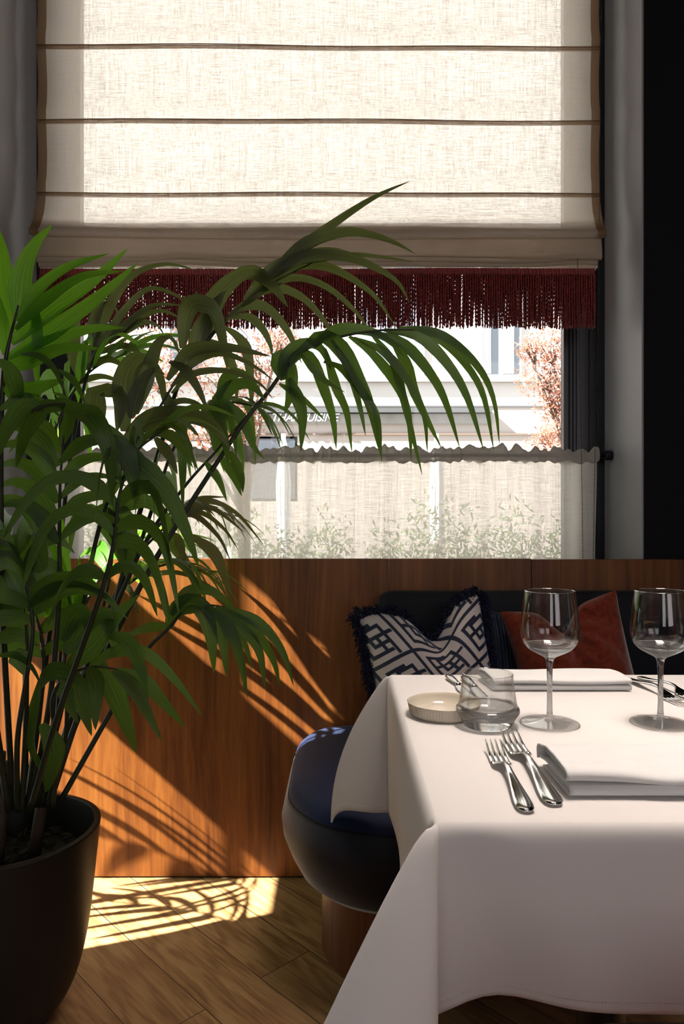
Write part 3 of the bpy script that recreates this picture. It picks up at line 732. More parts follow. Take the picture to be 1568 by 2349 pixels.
mo = tc.modifiers.new('hem', 'SOLIDIFY'); mo.thickness = .0012; mo.offset = -1
hm = MB()      # stitched hem
m_ = .012
edge = [(TX0-OV['l']+m_, TY1+OV['b']-m_-(TY1-TY0+OV['f']+OV['b']-2*m_)*i/140) for i in range(141)]+[(TX0-OV['l']+m_+(TX1-TX0+OV['l']+OV['r']-2*m_)*i/140, TY0-OV['f']+m_) for i in range(141)]
for i in range(0, len(edge)-1):
    for q in (0, .5):
        e = Vector(edge[i])*(1-q)+Vector(edge[i+1])*q; e2 = Vector(edge[i])*(1-q-.3)+Vector(edge[i+1])*(q+.3)
        a, b = Vector(cloth_pt(*e)), Vector(cloth_pt(*e2)); off = Vector((-.0008, -.0008, 0)); hm.tube([a+off, b+off], .0005, 4)
hm.build('hem_stitching', M['cloth'], tc)

# ------------------------------------------------------------------ on the table
def chair():
    t = thing('chair', 'rust velvet chair pushed under the near side of the table', 'chair', (.43, .62, 0))
    def seat(u, v):
        a = 2*pi*u; c, s = cos(a), sin(a)
        rx, ry = .235, .225; k = 5
        r = 1/((abs(c)**k+abs(s)**k)**(1/k)); prof = [(.0, .40), (.97, .40), (1.0, .415), (1.0, .440), (.985, .455), (.95, .463), (.8, .468), (0, .47)]
        q, z = prof[round(v*7)]; return (rx*r*c*q, ry*r*s*q, z)
    MB().grid(seat, 64, 7, cu=True).build('seat', M['rust'], t)
    MB().grid(lambda u, v: (-.2+.4*u, -.27-.02*cos((u-.5)*pi)+(.0 if v < .5 else -.04), [.50, .70, .705, .50][round(v*3)]), 20, 3).build('backrest', M['rust'], t)
    for (x, y) in ((-.19, .18), (.19, .18), (-.19, -.19), (.19, -.19)): MB().tube([(x*1.05, y*1.05, 0), (x, y, .40)], lambda u: .011+.006*u, 10).build('leg', M['table_wood'], t)
chair()
WG = [(0, .0), (.040, .0), (.0424, .0012), (.0424, .0022), (.036, .0034), (.018, .0058), (.0075, .0085), (.0048, .013), (.0040, .03), (.0038, .055), (.0043, .08), (.0052, .092), (.0075, .0985), (.014, .1025), (.023, .107), (.032, .1125), (.0385, .120), (.0418, .128), (.0430, .138), (.0427, .150), (.0412, .166), (.0390, .182), (.0366, .1975), (.0362, .1982), (.0357, .1975), (.0381, .182), (.0403, .166), (.0418, .150), (.0421, .138), (.0408, .1285), (.0375, .1212), (.031, .1145), (.022, .1094), (.012, .1062), (.004, .105), (0, .1049)]
def smoothprof(p, n=3):
    q = catmull([(a, b, 0) for a, b in p], n); return [(max(0, v.x), v.y) for v in q]
wsm = smoothprof(WG); kf = next(i for i, q in enumerate(wsm) if q[1] > .011); ks = next(i for i, q in enumerate(wsm) if q[1] > .0965)
pk_ = max(range(len(wsm)), key=lambda i: wsm[i][1])
def q_in(i): return i > pk_ and wsm[i][1] < .121
def wine_glass(lab, x, y):
    g = thing('wine_glass', lab, 'wine glass', (x, y, TZ+.0006), 'wine glasses on the table')
    ia = max(i for i in range(pk_) if wsm[i][1] < .119); ib = min(i for i in range(ia+5, len(wsm)) if q_in(i))
    MB().lathe(wsm[ia:ib+1], n=72).build('bowl', M['glass'], g)
    MB().lathe(wsm[ks:ia+1], n=72).lathe(wsm[ib:], n=72).build('bowl_bottom', M['glass_base'], g)
    MB().lathe(wsm[kf:ks+1], n=40).build('stem', M['glass_stem'], g)
    MB().lathe(wsm[:kf+1], n=72).build('foot', M['glass_foot'], g)
    return g
g1 = wine_glass('empty clear wine glass standing nearest the tumbler', .31, 1.055)
g2 = copytree(g1); g2.location = (.4755, 1.055, TZ+.0006); g2['label'] = 'empty clear wine glass standing in front of the two far forks'
TG = [(0, .0), (.030, 0), (.036, .003), (.0395, .010), (.0430, .0165), (.0458, .0205), (.0468, .024), (.0456, .0275), (.0432, .0295), (.0424, .034), (.0408, .045), (.0388, .060), (.0372, .0765), (.0366, .0772), (.0360, .0765), (.0376, .060), (.0396, .045), (.0410, .034), (.0400, .029), (.036, .0225), (.028, .017), (.018, .0155), (.008, .0165), (0, .0175)]
tsm = smoothprof(TG); tk = max(range(len(tsm)), key=lambda i: tsm[i][1]); t1 = max(i for i in range(tk) if tsm[i][1] < .032); t2 = min(i for i in range(tk, len(tsm)) if tsm[i][1] < .032)
g3 = thing('water_tumbler', 'clear glass tumbler with a bulging ring above its thick base', 'tumbler', (.2155, 1.046, TZ+.0006))
MB().lathe(tsm[t1:t2+1], n=72).build('wall', M['glass'], g3)
MB().lathe(tsm[:t1+1], n=72).lathe(tsm[t2:], n=72).build('base', M['glass_base'], g3)
pd = thing('side_plate', 'small cream dish with ribbed rim left of the tumbler', 'dish', (.159, 1.105, TZ+.0008))
MB().lathe([(0, .0), (.048, 0), (.0515, .002), (.0555, .0175), (.0572, .0205), (.0566, .0212), (.0552, .0205), (.0536, .016), (.049, .0055), (.044, .0042), (0, .004)], n=96).build('dish', M['cream'], pd)
MB().grid(lambda u, v: ((.0523+.0032*v+.0007*max(0, sin(u*2*pi*72))*max(.0, .35+abs(sin(v*pi*5))))*cos(2*pi*u), (.0523+.0032*v+.0007*max(0, sin(u*2*pi*72))*max(.0, .35+abs(sin(v*pi*5))))*sin(2*pi*u), .0035+.0145*v), 576, 16, cu=True).build('ribbed_rim', M['cream'], pd)
def loft(mb, secs):
    """secs: list of (y, halfwidth, z, thickness, xoff)"""
    n = 12; vs = []; fs = []
    for (y, wv, z, th, xo) in secs:
        for k in range(n):
            a = 2*pi*k/n; c, s_ = cos(a), sin(a)
            vs.append((xo+wv*(abs(c)**.8)*(1 if c >= 0 else -1), y, z+th/2*s_))
    for i in range(len(secs)-1):
        for k in range(n): fs.append((i*n+k, i*n+(k+1) % n, (i+1)*n+(k+1) % n, (i+1)*n+k))
    fs.append(tuple(range(n-1, -1, -1))); fs.append(tuple((len(secs)-1)*n+k for k in range(n))); mb.add(vs, fs)
def fork_mesh(L):
    k = L/.205; mb = MB()
    h = [(0, .003, .0030, .003), (.002, .0065, .0032, .0036), (.007, .0092, .0034, .004), (.016, .0103, .0038, .0042), (.032, .0095, .0050, .0042), (.055, .0072, .0078, .004), (.080, .0048, .0112, .0038), (.100, .0034, .0132, .0038), (.115, .0031, .0128, .0038), (.124, .0040, .0105, .0036), (.128, .0075, .0085, .0032), (.131, .0108, .0068, .0028), (.136, .0125, .0046, .0024), (.146, .0128, .0028, .002)]
    loft(mb, [(y*k, w_*k, z, t, 0) for (y, w_, z, t) in h])
    for i in range(4):
        x = (-.0099+.0066*i)*k
        loft(mb, [((.143)*k, .0029*k, .0030, .002, x), (.152*k, .0026*k, .0025, .0021, x), (.165*k, .0022*k, .0032, .002, x*.99), (.180*k, .0018*k, .0062, .0018, x*.98), (.195*k, .0013*k, .0108, .0015, x*.97), (.205*k, .0005*k, .0142, .0008, x*.96)])
    for i in range(3):   # web between the tines
        x = (-.0066+.0066*i)*k
        loft(mb, [(.140*k, .004*k, .0036, .0019, x), (.150*k, .0035*k, .0026, .0019, x)])
    return mb
def lay(o, a, b, z=TZ+.0008):
    a, b = Vector(a), Vector(b); d = b-a; o.location = (a.x, a.y, z); o.rotation_euler = (0, 0, atan2(d.y, d.x)-pi/2)
fk = fork_mesh(.203).build('fork', M['steel']); tag(fk, 'polished steel fork lying closest to the near table corner', 'fork', 'forks on the table'); lay(fk, (.1925, .734), (.1995, .937))
fk2 = fork_mesh(.232).build('fork', M['steel']); tag(fk2, 'larger polished steel fork between the smaller fork and the near napkin', 'fork', 'forks on the table'); lay(fk2, (.2270, .751), (.2315, .987))
fk3 = fk2.copy(); COL.objects.link(fk3); tag(fk3, 'steel fork by the end of the far napkin, handle to the banquette', 'fork', 'forks on the table'); lay(fk3, (.538, 1.338), (.560, 1.145))
fk4 = fk.copy(); COL.objects.link(fk4); tag(fk4, 'steel fork on the far side of the second wine glass, outermost by the table corner', 'fork', 'forks on the table'); lay(fk4, (.568, 1.350), (.596, 1.16))
fk3.scale = (.92, .85, 1); fk4.scale = (.95, .95, 1)
kn = thing('knife', 'steel butter knife lying behind the cream dish', 'knife', group='knives on the table')
kb = MB(); loft(kb, [(0, .003, .0045, .004, 0), (.003, .0068, .0048, .006, 0), (.012, .0082, .005, .0075, 0), (.03, .0075, .005, .0075, 0), (.055, .0055, .005, .0065, 0), (.066, .0048, .005, .006, 0), (.069, .0056, .005, .0065, 0), (.071, .0056, .005, .0065, 0), (.073, .004, .005, .004, 0)])
kb.build('handle', M['steel'], kn)
kl = MB(); loft(kl, [(.072, .0045, .005, .0022, 0), (.080, .0075, .004, .0018, .0015), (.10, .0088, .003, .0014, .002), (.13, .0092, .0022, .0013, .002), (.150, .0088, .0018, .0012, .002), (.160, .0068, .0018, .0011, .0005), (.165, .003, .0018, .0009, -.001)])
kl.build('blade', M['steel'], kn)
kn2 = copytree(kn); tag(kn2, 'steel butter knife seen through the tumbler, blade towards the viewer', 'knife')
lay(kn, (.203, 1.353), (.222, 1.19)); lay(kn2, (.232, 1.345), (.2445, 1.17)); kn2.scale = (1.1, 1.08, 1)
# napkins: a folded stack of layers
def sheet(mb, path, x0, x1, n, skew, wave, th=.0022):
    path = catmull([(y, z, 0) for y, z in path], 8); m = len(path)-1
    mb.grid(lambda u, v: (x0+(x1-x0)*u+skew*(path[round(v*m)].x), path[round(v*m)].x+wave(u, path[round(v*m)].x)[0], max(.0008, path[round(v*m)].y*wave(u, path[round(v*m)].x)[2]+wave(u, path[round(v*m)].x)[1])), n, m)
def napkin(lab, loc, x0, x1, D, H1, big):
    o = thing('napkin', lab, 'napkin', loc, 'folded napkins on the table')
    low = MB(); up = MB()
    if big:
        wv = lambda u, y: (.0, 0, 1-.10*exp(-((u-.62)/.2)**2))
        sheet(low, [(D, .001), (.02, .001), (.004, .0015), (.0, .006), (.003, .0115), (.015, .013), (D, .015)], x0, x1, 40, -.02, lambda u, y: (0, 0, 1))
        wu = lambda u, y: (-.004*exp(-((u-.55)/.15)**2)*(1-y/D), .004*noise.noise((u*5, y*40, 3))*(1 if y > .02 else .2), 1-.20*exp(-((u-.52)/.20)**2)*(1-.7*y/D))
        sheet(up, [(D*.94, .0165), (.03, .0158), (.008, .0162), (-.001, .0225), (.003, .0298), (.02, .032), (D*.55, .0345), (D*.9, .033), (D+.006, .024), (D+.005, .010)], x0-.004, x1, 60, -.04, wu)
        up2 = MB(); sheet(up2, [(D*.9, .019), (.03, .0185), (.012, .0205), (.012, .0255), (.03, .0275), (D*.9, .028)], x0+.004, x1, 30, -.02, lambda u, y: (0, 0, 1-.12*exp(-((u-.52)/.2)**2))); [sheet(up2, [(D*.93, zz), (.03, zz), (.010, zz)], x0+.003*q, x1, 30, -.02, lambda u, y: (0, 0, 1)) for q, zz in ((1, .004), (2, .0075), (1, .011), (0, .0225))]; a2 = up2.build('inner_fold', M['napkin'], o)
        a2.modifiers.new('thickness', 'SOLIDIFY').thickness = .0018
    else:
        sheet(low, [(D, .001), (.02, .001), (.003, .0015), (.0, .006), (.002, .0095), (.015, .0105), (D, .011)], x0, x1, 30, -.12, lambda u, y: (0, 0, 1))
        sheet(up, [(D, .0125), (.02, .012), (.003, .0122), (-.001, .016), (.002, .0205), (.02, .0225), (D*.6, .024), (D, .0215), (D+.003, .012)], x0, x1, 40, -.12, lambda u, y: (0, .0012*sin(u*7+y*30), 1))
    for n_, mb in (('lower_fold', low), ('upper_fold', up)):
        q = mb.build(n_, M['napkin'], o); md = q.modifiers.new('thickness', 'SOLIDIFY'); md.thickness = .0022; md.offset = -1
    return o
napkin('thick folded white napkin at the near edge of the table', (0, .774, TZ+.001), .250, .46, .098, .03, True)
napkin('flat folded white napkin at the far edge of the table', (0, 1.248, TZ+.001), .268, .512, .085, .02, False)

# ------------------------------------------------------------------ potted palm
PC = Vector((-.713, 1.498, 0))
pp = thing('potted_palm', 'tall kentia palm in a black round pot beside the panelling', 'plant', PC)
PTP = [(0, .002), (.085, .0), (.108, .018), (.130, .05), (.147, .09), (.160, .14), (.170, .20), (.178, .27), (.184, .33), (.1905, .392), (.1905, .398), (.188, .4005), (.180, .4005), (.1775, .397), (.174, .36), (.168, .30)]
MB().lathe(smoothprof(PTP, 4), n=96).build('pot', M['pot'], pp)
MB().grid(lambda u, v: (.1705*v*cos(2*pi*u), .1705*v*sin(2*pi*u), .318+.012*noise.noise((cos(2*pi*u)*v*9, sin(2*pi*u)*v*9, 0))), 90, 24, cu=True).build('soil', M['soil'], pp)
bk_ = MB()
for _ in range(90):
    r = .16*sqrt(random.random()); a = random.random()*6.28; c = Vector((r*cos(a), r*sin(a), .330+random.uniform(-.004, .006)))
    d = Vector((random.gauss(0,1), random.gauss(0,1), random.gauss(0,.25))).normalized(); s = random.uniform(.008, .02)
    bk_.tube([c-d*s, c, c+d*s], lambda u: .0045*(1-abs(u-.5)), 5)
bk_.build('bark_chips', M['soil'], pp)['kind'] = 'stuff'
cn = MB()
for (a, b) in (((-.10, -.03), (-.12, -.06)), ((-.03, .02), (-.01, -.0)), ((.0, -.05), (.03, -.06)), ((.045, .03), (.07, .05)), ((-.06, -.10), (-.07, -.12))):
    cn.tube([(a[0], a[1], .31), ((a[0]+b[0])/2, (a[1]+b[1])/2, .42), (b[0], b[1], .56)], lambda u: .0145-.004*u, 10)
cn.build('cane', M['cane'], pp)
def leaflet(mb, uv, base, d0, L, W, droop, s0, segs=11, curl=.25, kink=None):
    p = Vector(base); d = Vector(d0).normalized(); s = Vector(s0); ds = L/segs
    rows = []
    for i in range(segs+1):
        t = i/segs
        s = s-d*s.dot(d)
        s = s.normalized() if s.length > 1e-4 else d.orthogonal().normalized()
        nrm = d.cross(s)
        wd = W*.66*(min(1, (t+.05)/.20)**.6)*((1-t)**.55 if t > .3 else .7**.55)
        wd = max(wd, .0004)
        rows.append((p-s*wd-nrm*wd*curl, p+s*0, p+s*wd-nrm*wd*curl, t))
        g = droop*ds*(.35+1.5*sin(pi*min(1, t*1.15)))
        if kink and kink[0] < t < kink[0]+.16: g += kink[1]
        d = (d+Vector((0, 0, -1))*g).normalized(); p = p+d*ds
    vs = []; fs = []
    for (a, b, c, t) in rows: vs += [a, b, c]; uv += [(0, t), (.5, t), (1, t)]
    for i in range(segs):
        for k in (0, 1): fs.append((i*3+k, i*3+k+1, (i+1)*3+k+1, (i+1)*3+k))
    mb.add(vs, fs)
def frond(pet, rach, n, L, W, droop, mat='leaf', lift=.25, a0=62, a1=22, end=True, Lprof=None, seed=0, rr=.0055, sides=(1, -1), twist=0.0, tipL=1.0):
    rnd = random.Random(seed)
    pet = [P(*p)-PC for p in pet]; rach = [P(*p)-PC for p in rach]
    full = pet+rach[1:] if (pet[-1]-rach[0]).length < 1e-5 else pet+rach
    fl = catmull(full, 10)
    ra = catmull(rach, 24); m = len(ra)-1
    mb = MB(); uv = []
    for k in range(n):
        t = (k+.4)/n
        for side in sides:
            tt = min(1, max(0, t+rnd.uniform(-.3, .3)/n+(.25/n if side > 0 else 0)))
            i = min(m-1, int(tt*m)); p = ra[i]; T = (ra[min(m, i+1)]-ra[max(0, i-1)]).normalized()
            up = Vector((0, 0, 1)); Nn = up-T*up.dot(T)
            if Nn.length < .25: Nn = Nn+Vector((0, -.6, 0))-T*(Vector((0, -.6, 0)).dot(T))
            Nn.normalize(); S = T.cross(Nn)
            if twist: 
                q = Matrix.Rotation(twist, 3, T); S = q @ S; Nn = q @ Nn
            al = math.radians(a0+(a1-a0)*tt+rnd.uniform(-8, 8))
            d = T*cos(al)+S*(side*sin(al))+Nn*(lift+rnd.uniform(-.12, .12))
            lp = Lprof(tt) if Lprof else (.62+.75*sin(pi*min(1, tt*.85+.12)))*(1-.25*tt)
            l = L*lp*rnd.uniform(.88, 1.1)
            sv = T.cross(d) if T.cross(d).length > .05 else S
            sv = d.cross(Nn) 
            leaflet(mb, uv, p, d, l, W*rnd.uniform(.85, 1.12)*(.75+.25*lp), droop*rnd.uniform(.8, 1.25), sv, kink=(rnd.uniform(.15, .4), rnd.uniform(.3, .8)) if rnd.random() < .14 else None)
    if end:
        T = (ra[-1]-ra[-3]).normalized()
        for s_ in (-.25, .25): leaflet(mb, uv, ra[-1], T+Vector((0, 0, .1))+T.orthogonal().normalized()*s_, L*.75*tipL, W*.8, droop*.8, T.cross(Vector((0, .3, 1))))
    mb.uv = uv
    o = mb.build('frond', M[mat], pp)
    MB().tube(fl, lambda u: rr*(1.15-.85*u), 8).build('petiole', M['stem'], o)
    return o

def ribbon(mb, uv, pts, Y, W, rnd, dv=None, segs=16, curl=.22):
    """one leaflet whose midrib runs through the given points"""
    dv = rnd.uniform(-.13, .13) if dv is None else dv; m = len(pts)-1
    ws = [P(px, py, Y+dv*(k/m)**1.4)-PC for k, (px, py) in enumerate(pts)]
    q = catmull(ws, 12); seg = [0]
    for a, b in zip(q[:-1], q[1:]): seg.append(seg[-1]+(b-a).length)
    tot = seg[-1]; rows = []; n0 = Vector((rnd.uniform(-.3, .3), -1, rnd.uniform(.1, .55)))
    Wm = 1.22*W*Y/FPX; j = 0; sv = None
    for k in range(segs+1):
        t = k/segs
        while j < len(seg)-2 and seg[j+1] < t*tot: j += 1
        f = min(1, max(0, (t*tot-seg[j])/max(1e-6, seg[j+1]-seg[j]))); p = q[j].lerp(q[j+1], f)
        T = (q[min(len(q)-1, j+2)]-q[max(0, j-1)]).normalized()
        s_ = T.cross(n0) if sv is None else sv-T*sv.dot(T)
        if s_.length < .05: s_ = T.orthogonal()
        sv = (s_.normalized()*.75+(T.cross(n0).normalized() if T.cross(n0).length > .05 else s_)*.25).normalized(); nn = T.cross(sv)
        wd = max(.0003, Wm*.5*(.30+.70*min(1, t/.28)**.8)*((1-t)/.68 if t > .32 else 1)**.72)
        rows.append((p-sv*wd-nn*wd*curl, p, p+sv*wd-nn*wd*curl, t))
    vs = []; fs = []
    for (a, b, c, t) in rows: vs += [a, b, c]; uv += [(0, t), (.5, t), (1, t)]
    for i in range(segs):
        for k in (0, 1): fs.append((i*3+k, i*3+k+1, (i+1)*3+k+1, (i+1)*3+k))
    mb.add(vs, fs)
def handfrond(stem, Y, leaves, mat='leaf', seed=0, rr=.0055, spread=.10):
    rnd = random.Random(seed); mb = MB(); uv = []
    for lf in leaves:
        ribbon(mb, uv, lf[1:], Y+rnd.uniform(-.02, .02), lf[0], rnd, rnd.uniform(-spread, spread))
    mb.uv = uv; o = mb.build('frond', M[mat], pp)
    st = [P(*p)-PC for p in stem]
    MB().tube(catmull(st, 10), lambda u: rr*(1.2-.9*u), 8).build('petiole', M['stem'], o); return o
FR = [
 dict(pet=[(112,1840,1.60),(205,1500,1.72),(300,1300,1.80),(365,1205,1.84)], rach=[(365,1205,1.84),(410,1165,1.85),(465,1155,1.86),(520,1180,1.87)], n=9, L=.16, W=.011, droop=6, mat='leaf_dry', lift=.15, a0=50, a1=15, seed=10),
 dict(pet=[(105,1840,1.58),(185,1560,1.66),(265,1380,1.72)], rach=[(265,1380,1.72),(325,1318,1.74),(400,1292,1.75),(465,1310,1.76)], n=9, L=.18, W=.017, droop=7, lift=.2, a0=55, a1=18, seed=11),
 dict(pet=[(95,1840,1.62),(150,1500,1.74),(220,1340,1.84)], rach=[(220,1340,1.84),(265,1270,1.87),(320,1235,1.88),(390,1235,1.89)], n=9, L=.17, W=.024, droop=5, mat='leaf_bright', lift=.3, a0=58, a1=24, seed=13),
 dict(pet=[(60,1850,1.55),(60,1450,1.62),(90,1180,1.66),(110,1040,1.68)], rach=[(110,1040,1.68),(150,930,1.69),(210,850,1.70),(290,810,1.71)], n=9, L=.23, W=.027, droop=5, mat='leaf_bright', lift=.3, a0=60, a1=22, seed=14),
 dict(pet=[(40,1860,1.42),(40,1700,1.36),(60,1560,1.33),(75,1440,1.32)], rach=[(75,1440,1.32),(60,1340,1.32),(20,1240,1.32),(-40,1180,1.32)], n=8, L=.20, W=.031, droop=7, lift=.25, a0=58, a1=24, seed=15),
 dict(pet=[(60,1860,1.46),(90,1640,1.46),(100,1520,1.46)], rach=[(100,1520,1.46),(90,1440,1.46),(60,1380,1.46),(10,1350,1.46)], n=6, L=.20, W=.028, droop=8, lift=.2, a0=60, a1=28, seed=16),
 dict(pet=[(105,1845,1.55),(235,1470,1.62),(320,1250,1.66),(365,1120,1.68)], rach=[(365,1120,1.68),(395,1035,1.68),(440,965,1.68),(510,925,1.68),(580,930,1.68)], n=9, L=.23, W=.025, droop=9, lift=.2, a0=58, a1=22, seed=17),
 dict(pet=[(70,1855,1.38),(130,1650,1.32),(190,1480,1.28),(235,1350,1.26)], rach=[(235,1350,1.26),(262,1240,1.25),(275,1130,1.25),(310,1040,1.25),(370,990,1.25)], n=8, L=.20, W=.024, droop=10, lift=.2, a0=58, a1=22, seed=18),
]
FR += [dict(pet=[(-10,1850,1.56),(-30,1790,1.58),(-60,1740,1.60)], rach=[(-60,1740,1.60),(-130,1690,1.64),(-230,1680,1.70),(-330,1730,1.77)], n=8, L=.20, W=.022, droop=4, lift=.15, a0=62, a1=20, seed=41),
 dict(pet=[(10,1845,1.60),(-20,1720,1.68),(-60,1640,1.74)], rach=[(-60,1640,1.74),(-120,1580,1.78),(-200,1560,1.84),(-290,1600,1.90)], n=8, L=.18, W=.02, droop=4, lift=.15, a0=62, a1=20, seed=42)]
for f in FR: frond(**f)

# fronds whose leaflets the photograph shows one by one: (width, points of the midrib)
handfrond([(112,1845,1.50),(200,1590,1.53),(330,1330,1.56),(430,1165,1.58),(555,975,1.58),(618,895,1.58),(665,830,1.58),(720,792,1.57),(800,768,1.56),(880,757,1.55),(950,756,1.54)], 1.57, [
 (42,(650,872),(640,835),(652,822),(664,835),(666,900),(652,948)), (30,(653,846),(690,809),(714,827),(741,892),(762,957),(771,1031)), (26,(664,868),(681,909),(694,957),(690,1037)),
 (32,(690,808),(724,775),(756,777),(791,812),(821,870),(849,935),(871,1042)), (22,(742,830),(777,842),(811,875),(836,911),(863,957),(875,1060)), (19,(745,800),(772,892),(795,946),(807,1039)),
 (20,(810,775),(875,805),(929,866),(970,947),(980,1040)), (22,(800,772),(853,812),(908,882),(936,952),(943,1060)), (24,(840,763),(918,785),(984,855),(1022,925),(1054,1028)),
 (24,(880,757),(962,775),(1027,838),(1071,914),(1109,1034)), (22,(925,756),(1011,784),(1072,844),(1109,914),(1132,1034)), (20,(950,755),(1038,788),(1103,855),(1133,925),(1145,1020)),
 (16,(915,752),(1000,762),(1072,811),(1120,876),(1141,955)), (24,(890,765),(929,833),(953,909),(1012,1028)), (20,(850,765),(900,830),(925,920),(968,1090)), (18,(760,780),(800,850),(826,940),(838,1000)),
 (30,(720,795),(760,764),(820,757),(880,775),(930,820)), (34,(640,870),(664,815),(700,790),(735,800),(760,850)), (16,(690,815),(740,870),(790,900)), (14,(640,880),(700,920),(745,965)) ], seed=21, rr=.0062)
handfrond([(98,1850,1.52),(225,1520,1.60),(310,1210,1.66),(372,1010,1.70),(412,876,1.72),(471,788,1.72),(514,737,1.73),(557,702,1.74),(611,659,1.75),(662,632,1.76),(720,600,1.77)], 1.74, [
 (50,(471,792),(490,705),(520,660),(560,630),(592,631),(628,660),(660,705)), (36,(418,800),(426,726),(443,695),(467,697),(493,712),(509,769),(523,855)), (40,(440,830),(470,740),(500,690),(520,665)),
 (24,(600,650),(690,570),(800,490),(870,447),(941,415)), (28,(610,640),(700,562),(790,534),(860,542),(910,560),(953,583)), (26,(620,640),(700,592),(790,590),(870,620),(915,652),(938,695)),
 (24,(600,655),(680,610),(760,617),(850,672),(906,748)), (22,(575,690),(660,640),(740,655),(810,710),(852,765)), (22,(555,702),(620,662),(690,682),(745,740),(783,805)), (24,(520,735),(562,703),(612,708),(660,762),(692,835)),
 (22,(514,750),(546,774),(568,814),(577,908),(573,953)), (20,(536,731),(568,727),(600,753),(619,790),(625,820)), (14,(690,605),(800,586),(880,591),(946,600)), (30,(560,690),(620,625),(690,590),(760,575),(830,590)), (20,(480,780),(512,800),(536,850),(545,930)) ], 'leaf_olive_sheen', seed=22, rr=.0062)
handfrond([(30,1855,1.46),(6,1400,1.36),(2,1020,1.30),(8,870,1.28),(14,820,1.27),(24,772,1.27),(34,732,1.26),(42,700,1.26)], 1.27, [
 (34,(28,765),(18,679),(9,589),(-6,515)), (46,(40,735),(52,634),(78,567),(121,514)), (32,(40,737),(89,665),(156,614),(249,582)), (28,(36,756),(98,696),(188,636),(285,622)), (44,(27,788),(112,714),(214,645),(293,570)),
 (44,(18,822),(112,768),(223,686),(318,602)), (34,(20,830),(100,795),(200,757),(288,752)), (24,(80,690),(87,768),(85,857),(94,918)), (28,(12,815),(6,745),(-6,690),(-20,640)), (36,(10,850),(70,830),(150,800),(230,800)), (40,(8,870),(40,900),(90,890),(150,870)) ], 'leaf_bright', 23, spread=.06)
handfrond([(60,1850,1.55),(120,1400,1.62),(160,1060,1.68),(190,900,1.70),(215,820,1.70),(245,770,1.70),(290,720,1.71)], 1.70, [
 (28,(215,815),(248,714),(304,634),(379,607),(452,620)), (22,(230,795),(286,714),(339,664),(393,673),(435,698)), (17,(232,799),(304,732),(357,700),(432,702)), (16,(250,788),(312,735),(370,713),(422,735)), (16,(266,777),(321,742),(357,745),(380,774)),
 (28,(208,790),(222,723),(241,690),(266,712),(272,755)), (16,(212,815),(277,794),(312,803),(329,828)), (20,(196,842),(250,826),(292,846)), (16,(178,880),(232,864),(288,880)), (30,(190,880),(170,800),(175,740),(195,700)), (26,(200,850),(230,770),(262,735)) ], 'leaf_olive_sheen', 24)
handfrond([(85,1850,1.50),(165,1520,1.50),(225,1220,1.50),(290,1050,1.50),(350,960,1.50),(392,892,1.50),(420,850,1.50)], 1.50, [
 (46,(286,990),(286,879),(309,828),(340,829),(367,870),(378,938)), (44,(312,950),(346,839),(366,786),(393,776),(412,815)), (30,(384,872),(429,812),(474,798),(537,800),(622,818)), (18,(393,888),(446,830),(509,811),(580,839),(627,873)), (14,(393,902),(446,857),(527,852),(594,879),(627,918)),
 (50,(223,1015),(222,908),(248,900),(276,912),(268,995)), (44,(284,1015),(335,969),(424,953),(491,980),(528,1030)), (20,(388,830),(424,848),(455,893),(479,950)), (18,(357,975),(402,924),(455,929),(488,975)), (22,(356,1004),(388,1045),(407,1088)), (34,(300,960),(320,890),(350,850),(380,860)), (24,(380,900),(400,960),(420,1010)) ], 'leaf_olive_sheen', 25)
handfrond([(100,1850,1.56),(235,1470,1.60),(330,1250,1.60),(420,1120,1.59),(500,1030,1.59),(560,960,1.58)], 1.59, [
 (40,(496,1034),(504,929),(536,887),(576,884),(608,918)), (24,(500,918),(518,870),(549,856),(580,879),(604,914)), (24,(518,918),(558,969),(580,1022),(606,1054)), (20,(510,1050),(536,1094),(554,1138)), (20,(528,1035),(550,1088),(557,1130)), (18,(470,1060),(500,1100),(520,1150)) ], 'leaf', 26)
handfrond([(20,1860,1.40),(-30,1500,1.30),(-30,1200,1.25),(10,1010,1.23),(80,940,1.22),(150,925,1.22)], 1.23, [
 (40,(147,937),(107,936),(67,982),(49,1027),(37,1073)), (34,(-8,828),(20,846),(40,902),(45,982)), (14,(49,812),(89,817),(125,848),(153,912)), (14,(134,848),(170,875),(197,928)), (26,(0,940),(54,914),(107,929),(140,958)),
 (42,(125,917),(179,944),(214,960),(250,1036),(258,1160)), (40,(241,1000),(286,1036),(312,1125),(308,1165)), (44,(250,1009),(312,1062),(379,1125),(424,1210),(457,1305)), (40,(200,950),(260,1010),(330,1070),(352,1150)), (36,(100,940),(60,930),(20,980),(-10,1060)) ], 'leaf', 27, rr=.006)
D_ = []
for y0 in (1062, 1102, 1145, 1190, 1238): D_ += [(28,(137,y0),(185,y0-42),(238,y0-52),(292,y0-28)), (32,(133,y0+8),(90,y0-58),(38,y0-84),(-20,y0-70))]
handfrond([(70,1860,1.44),(115,1600,1.40),(135,1360,1.37),(136,1230,1.36),(138,1110,1.35),(146,1000,1.35)], 1.36, D_+[(28,(142,1020),(160,960),(150,915),(120,900)), (30,(140,1040),(100,980),(60,985),(20,1040))], 'leaf', 28, rr=.006)
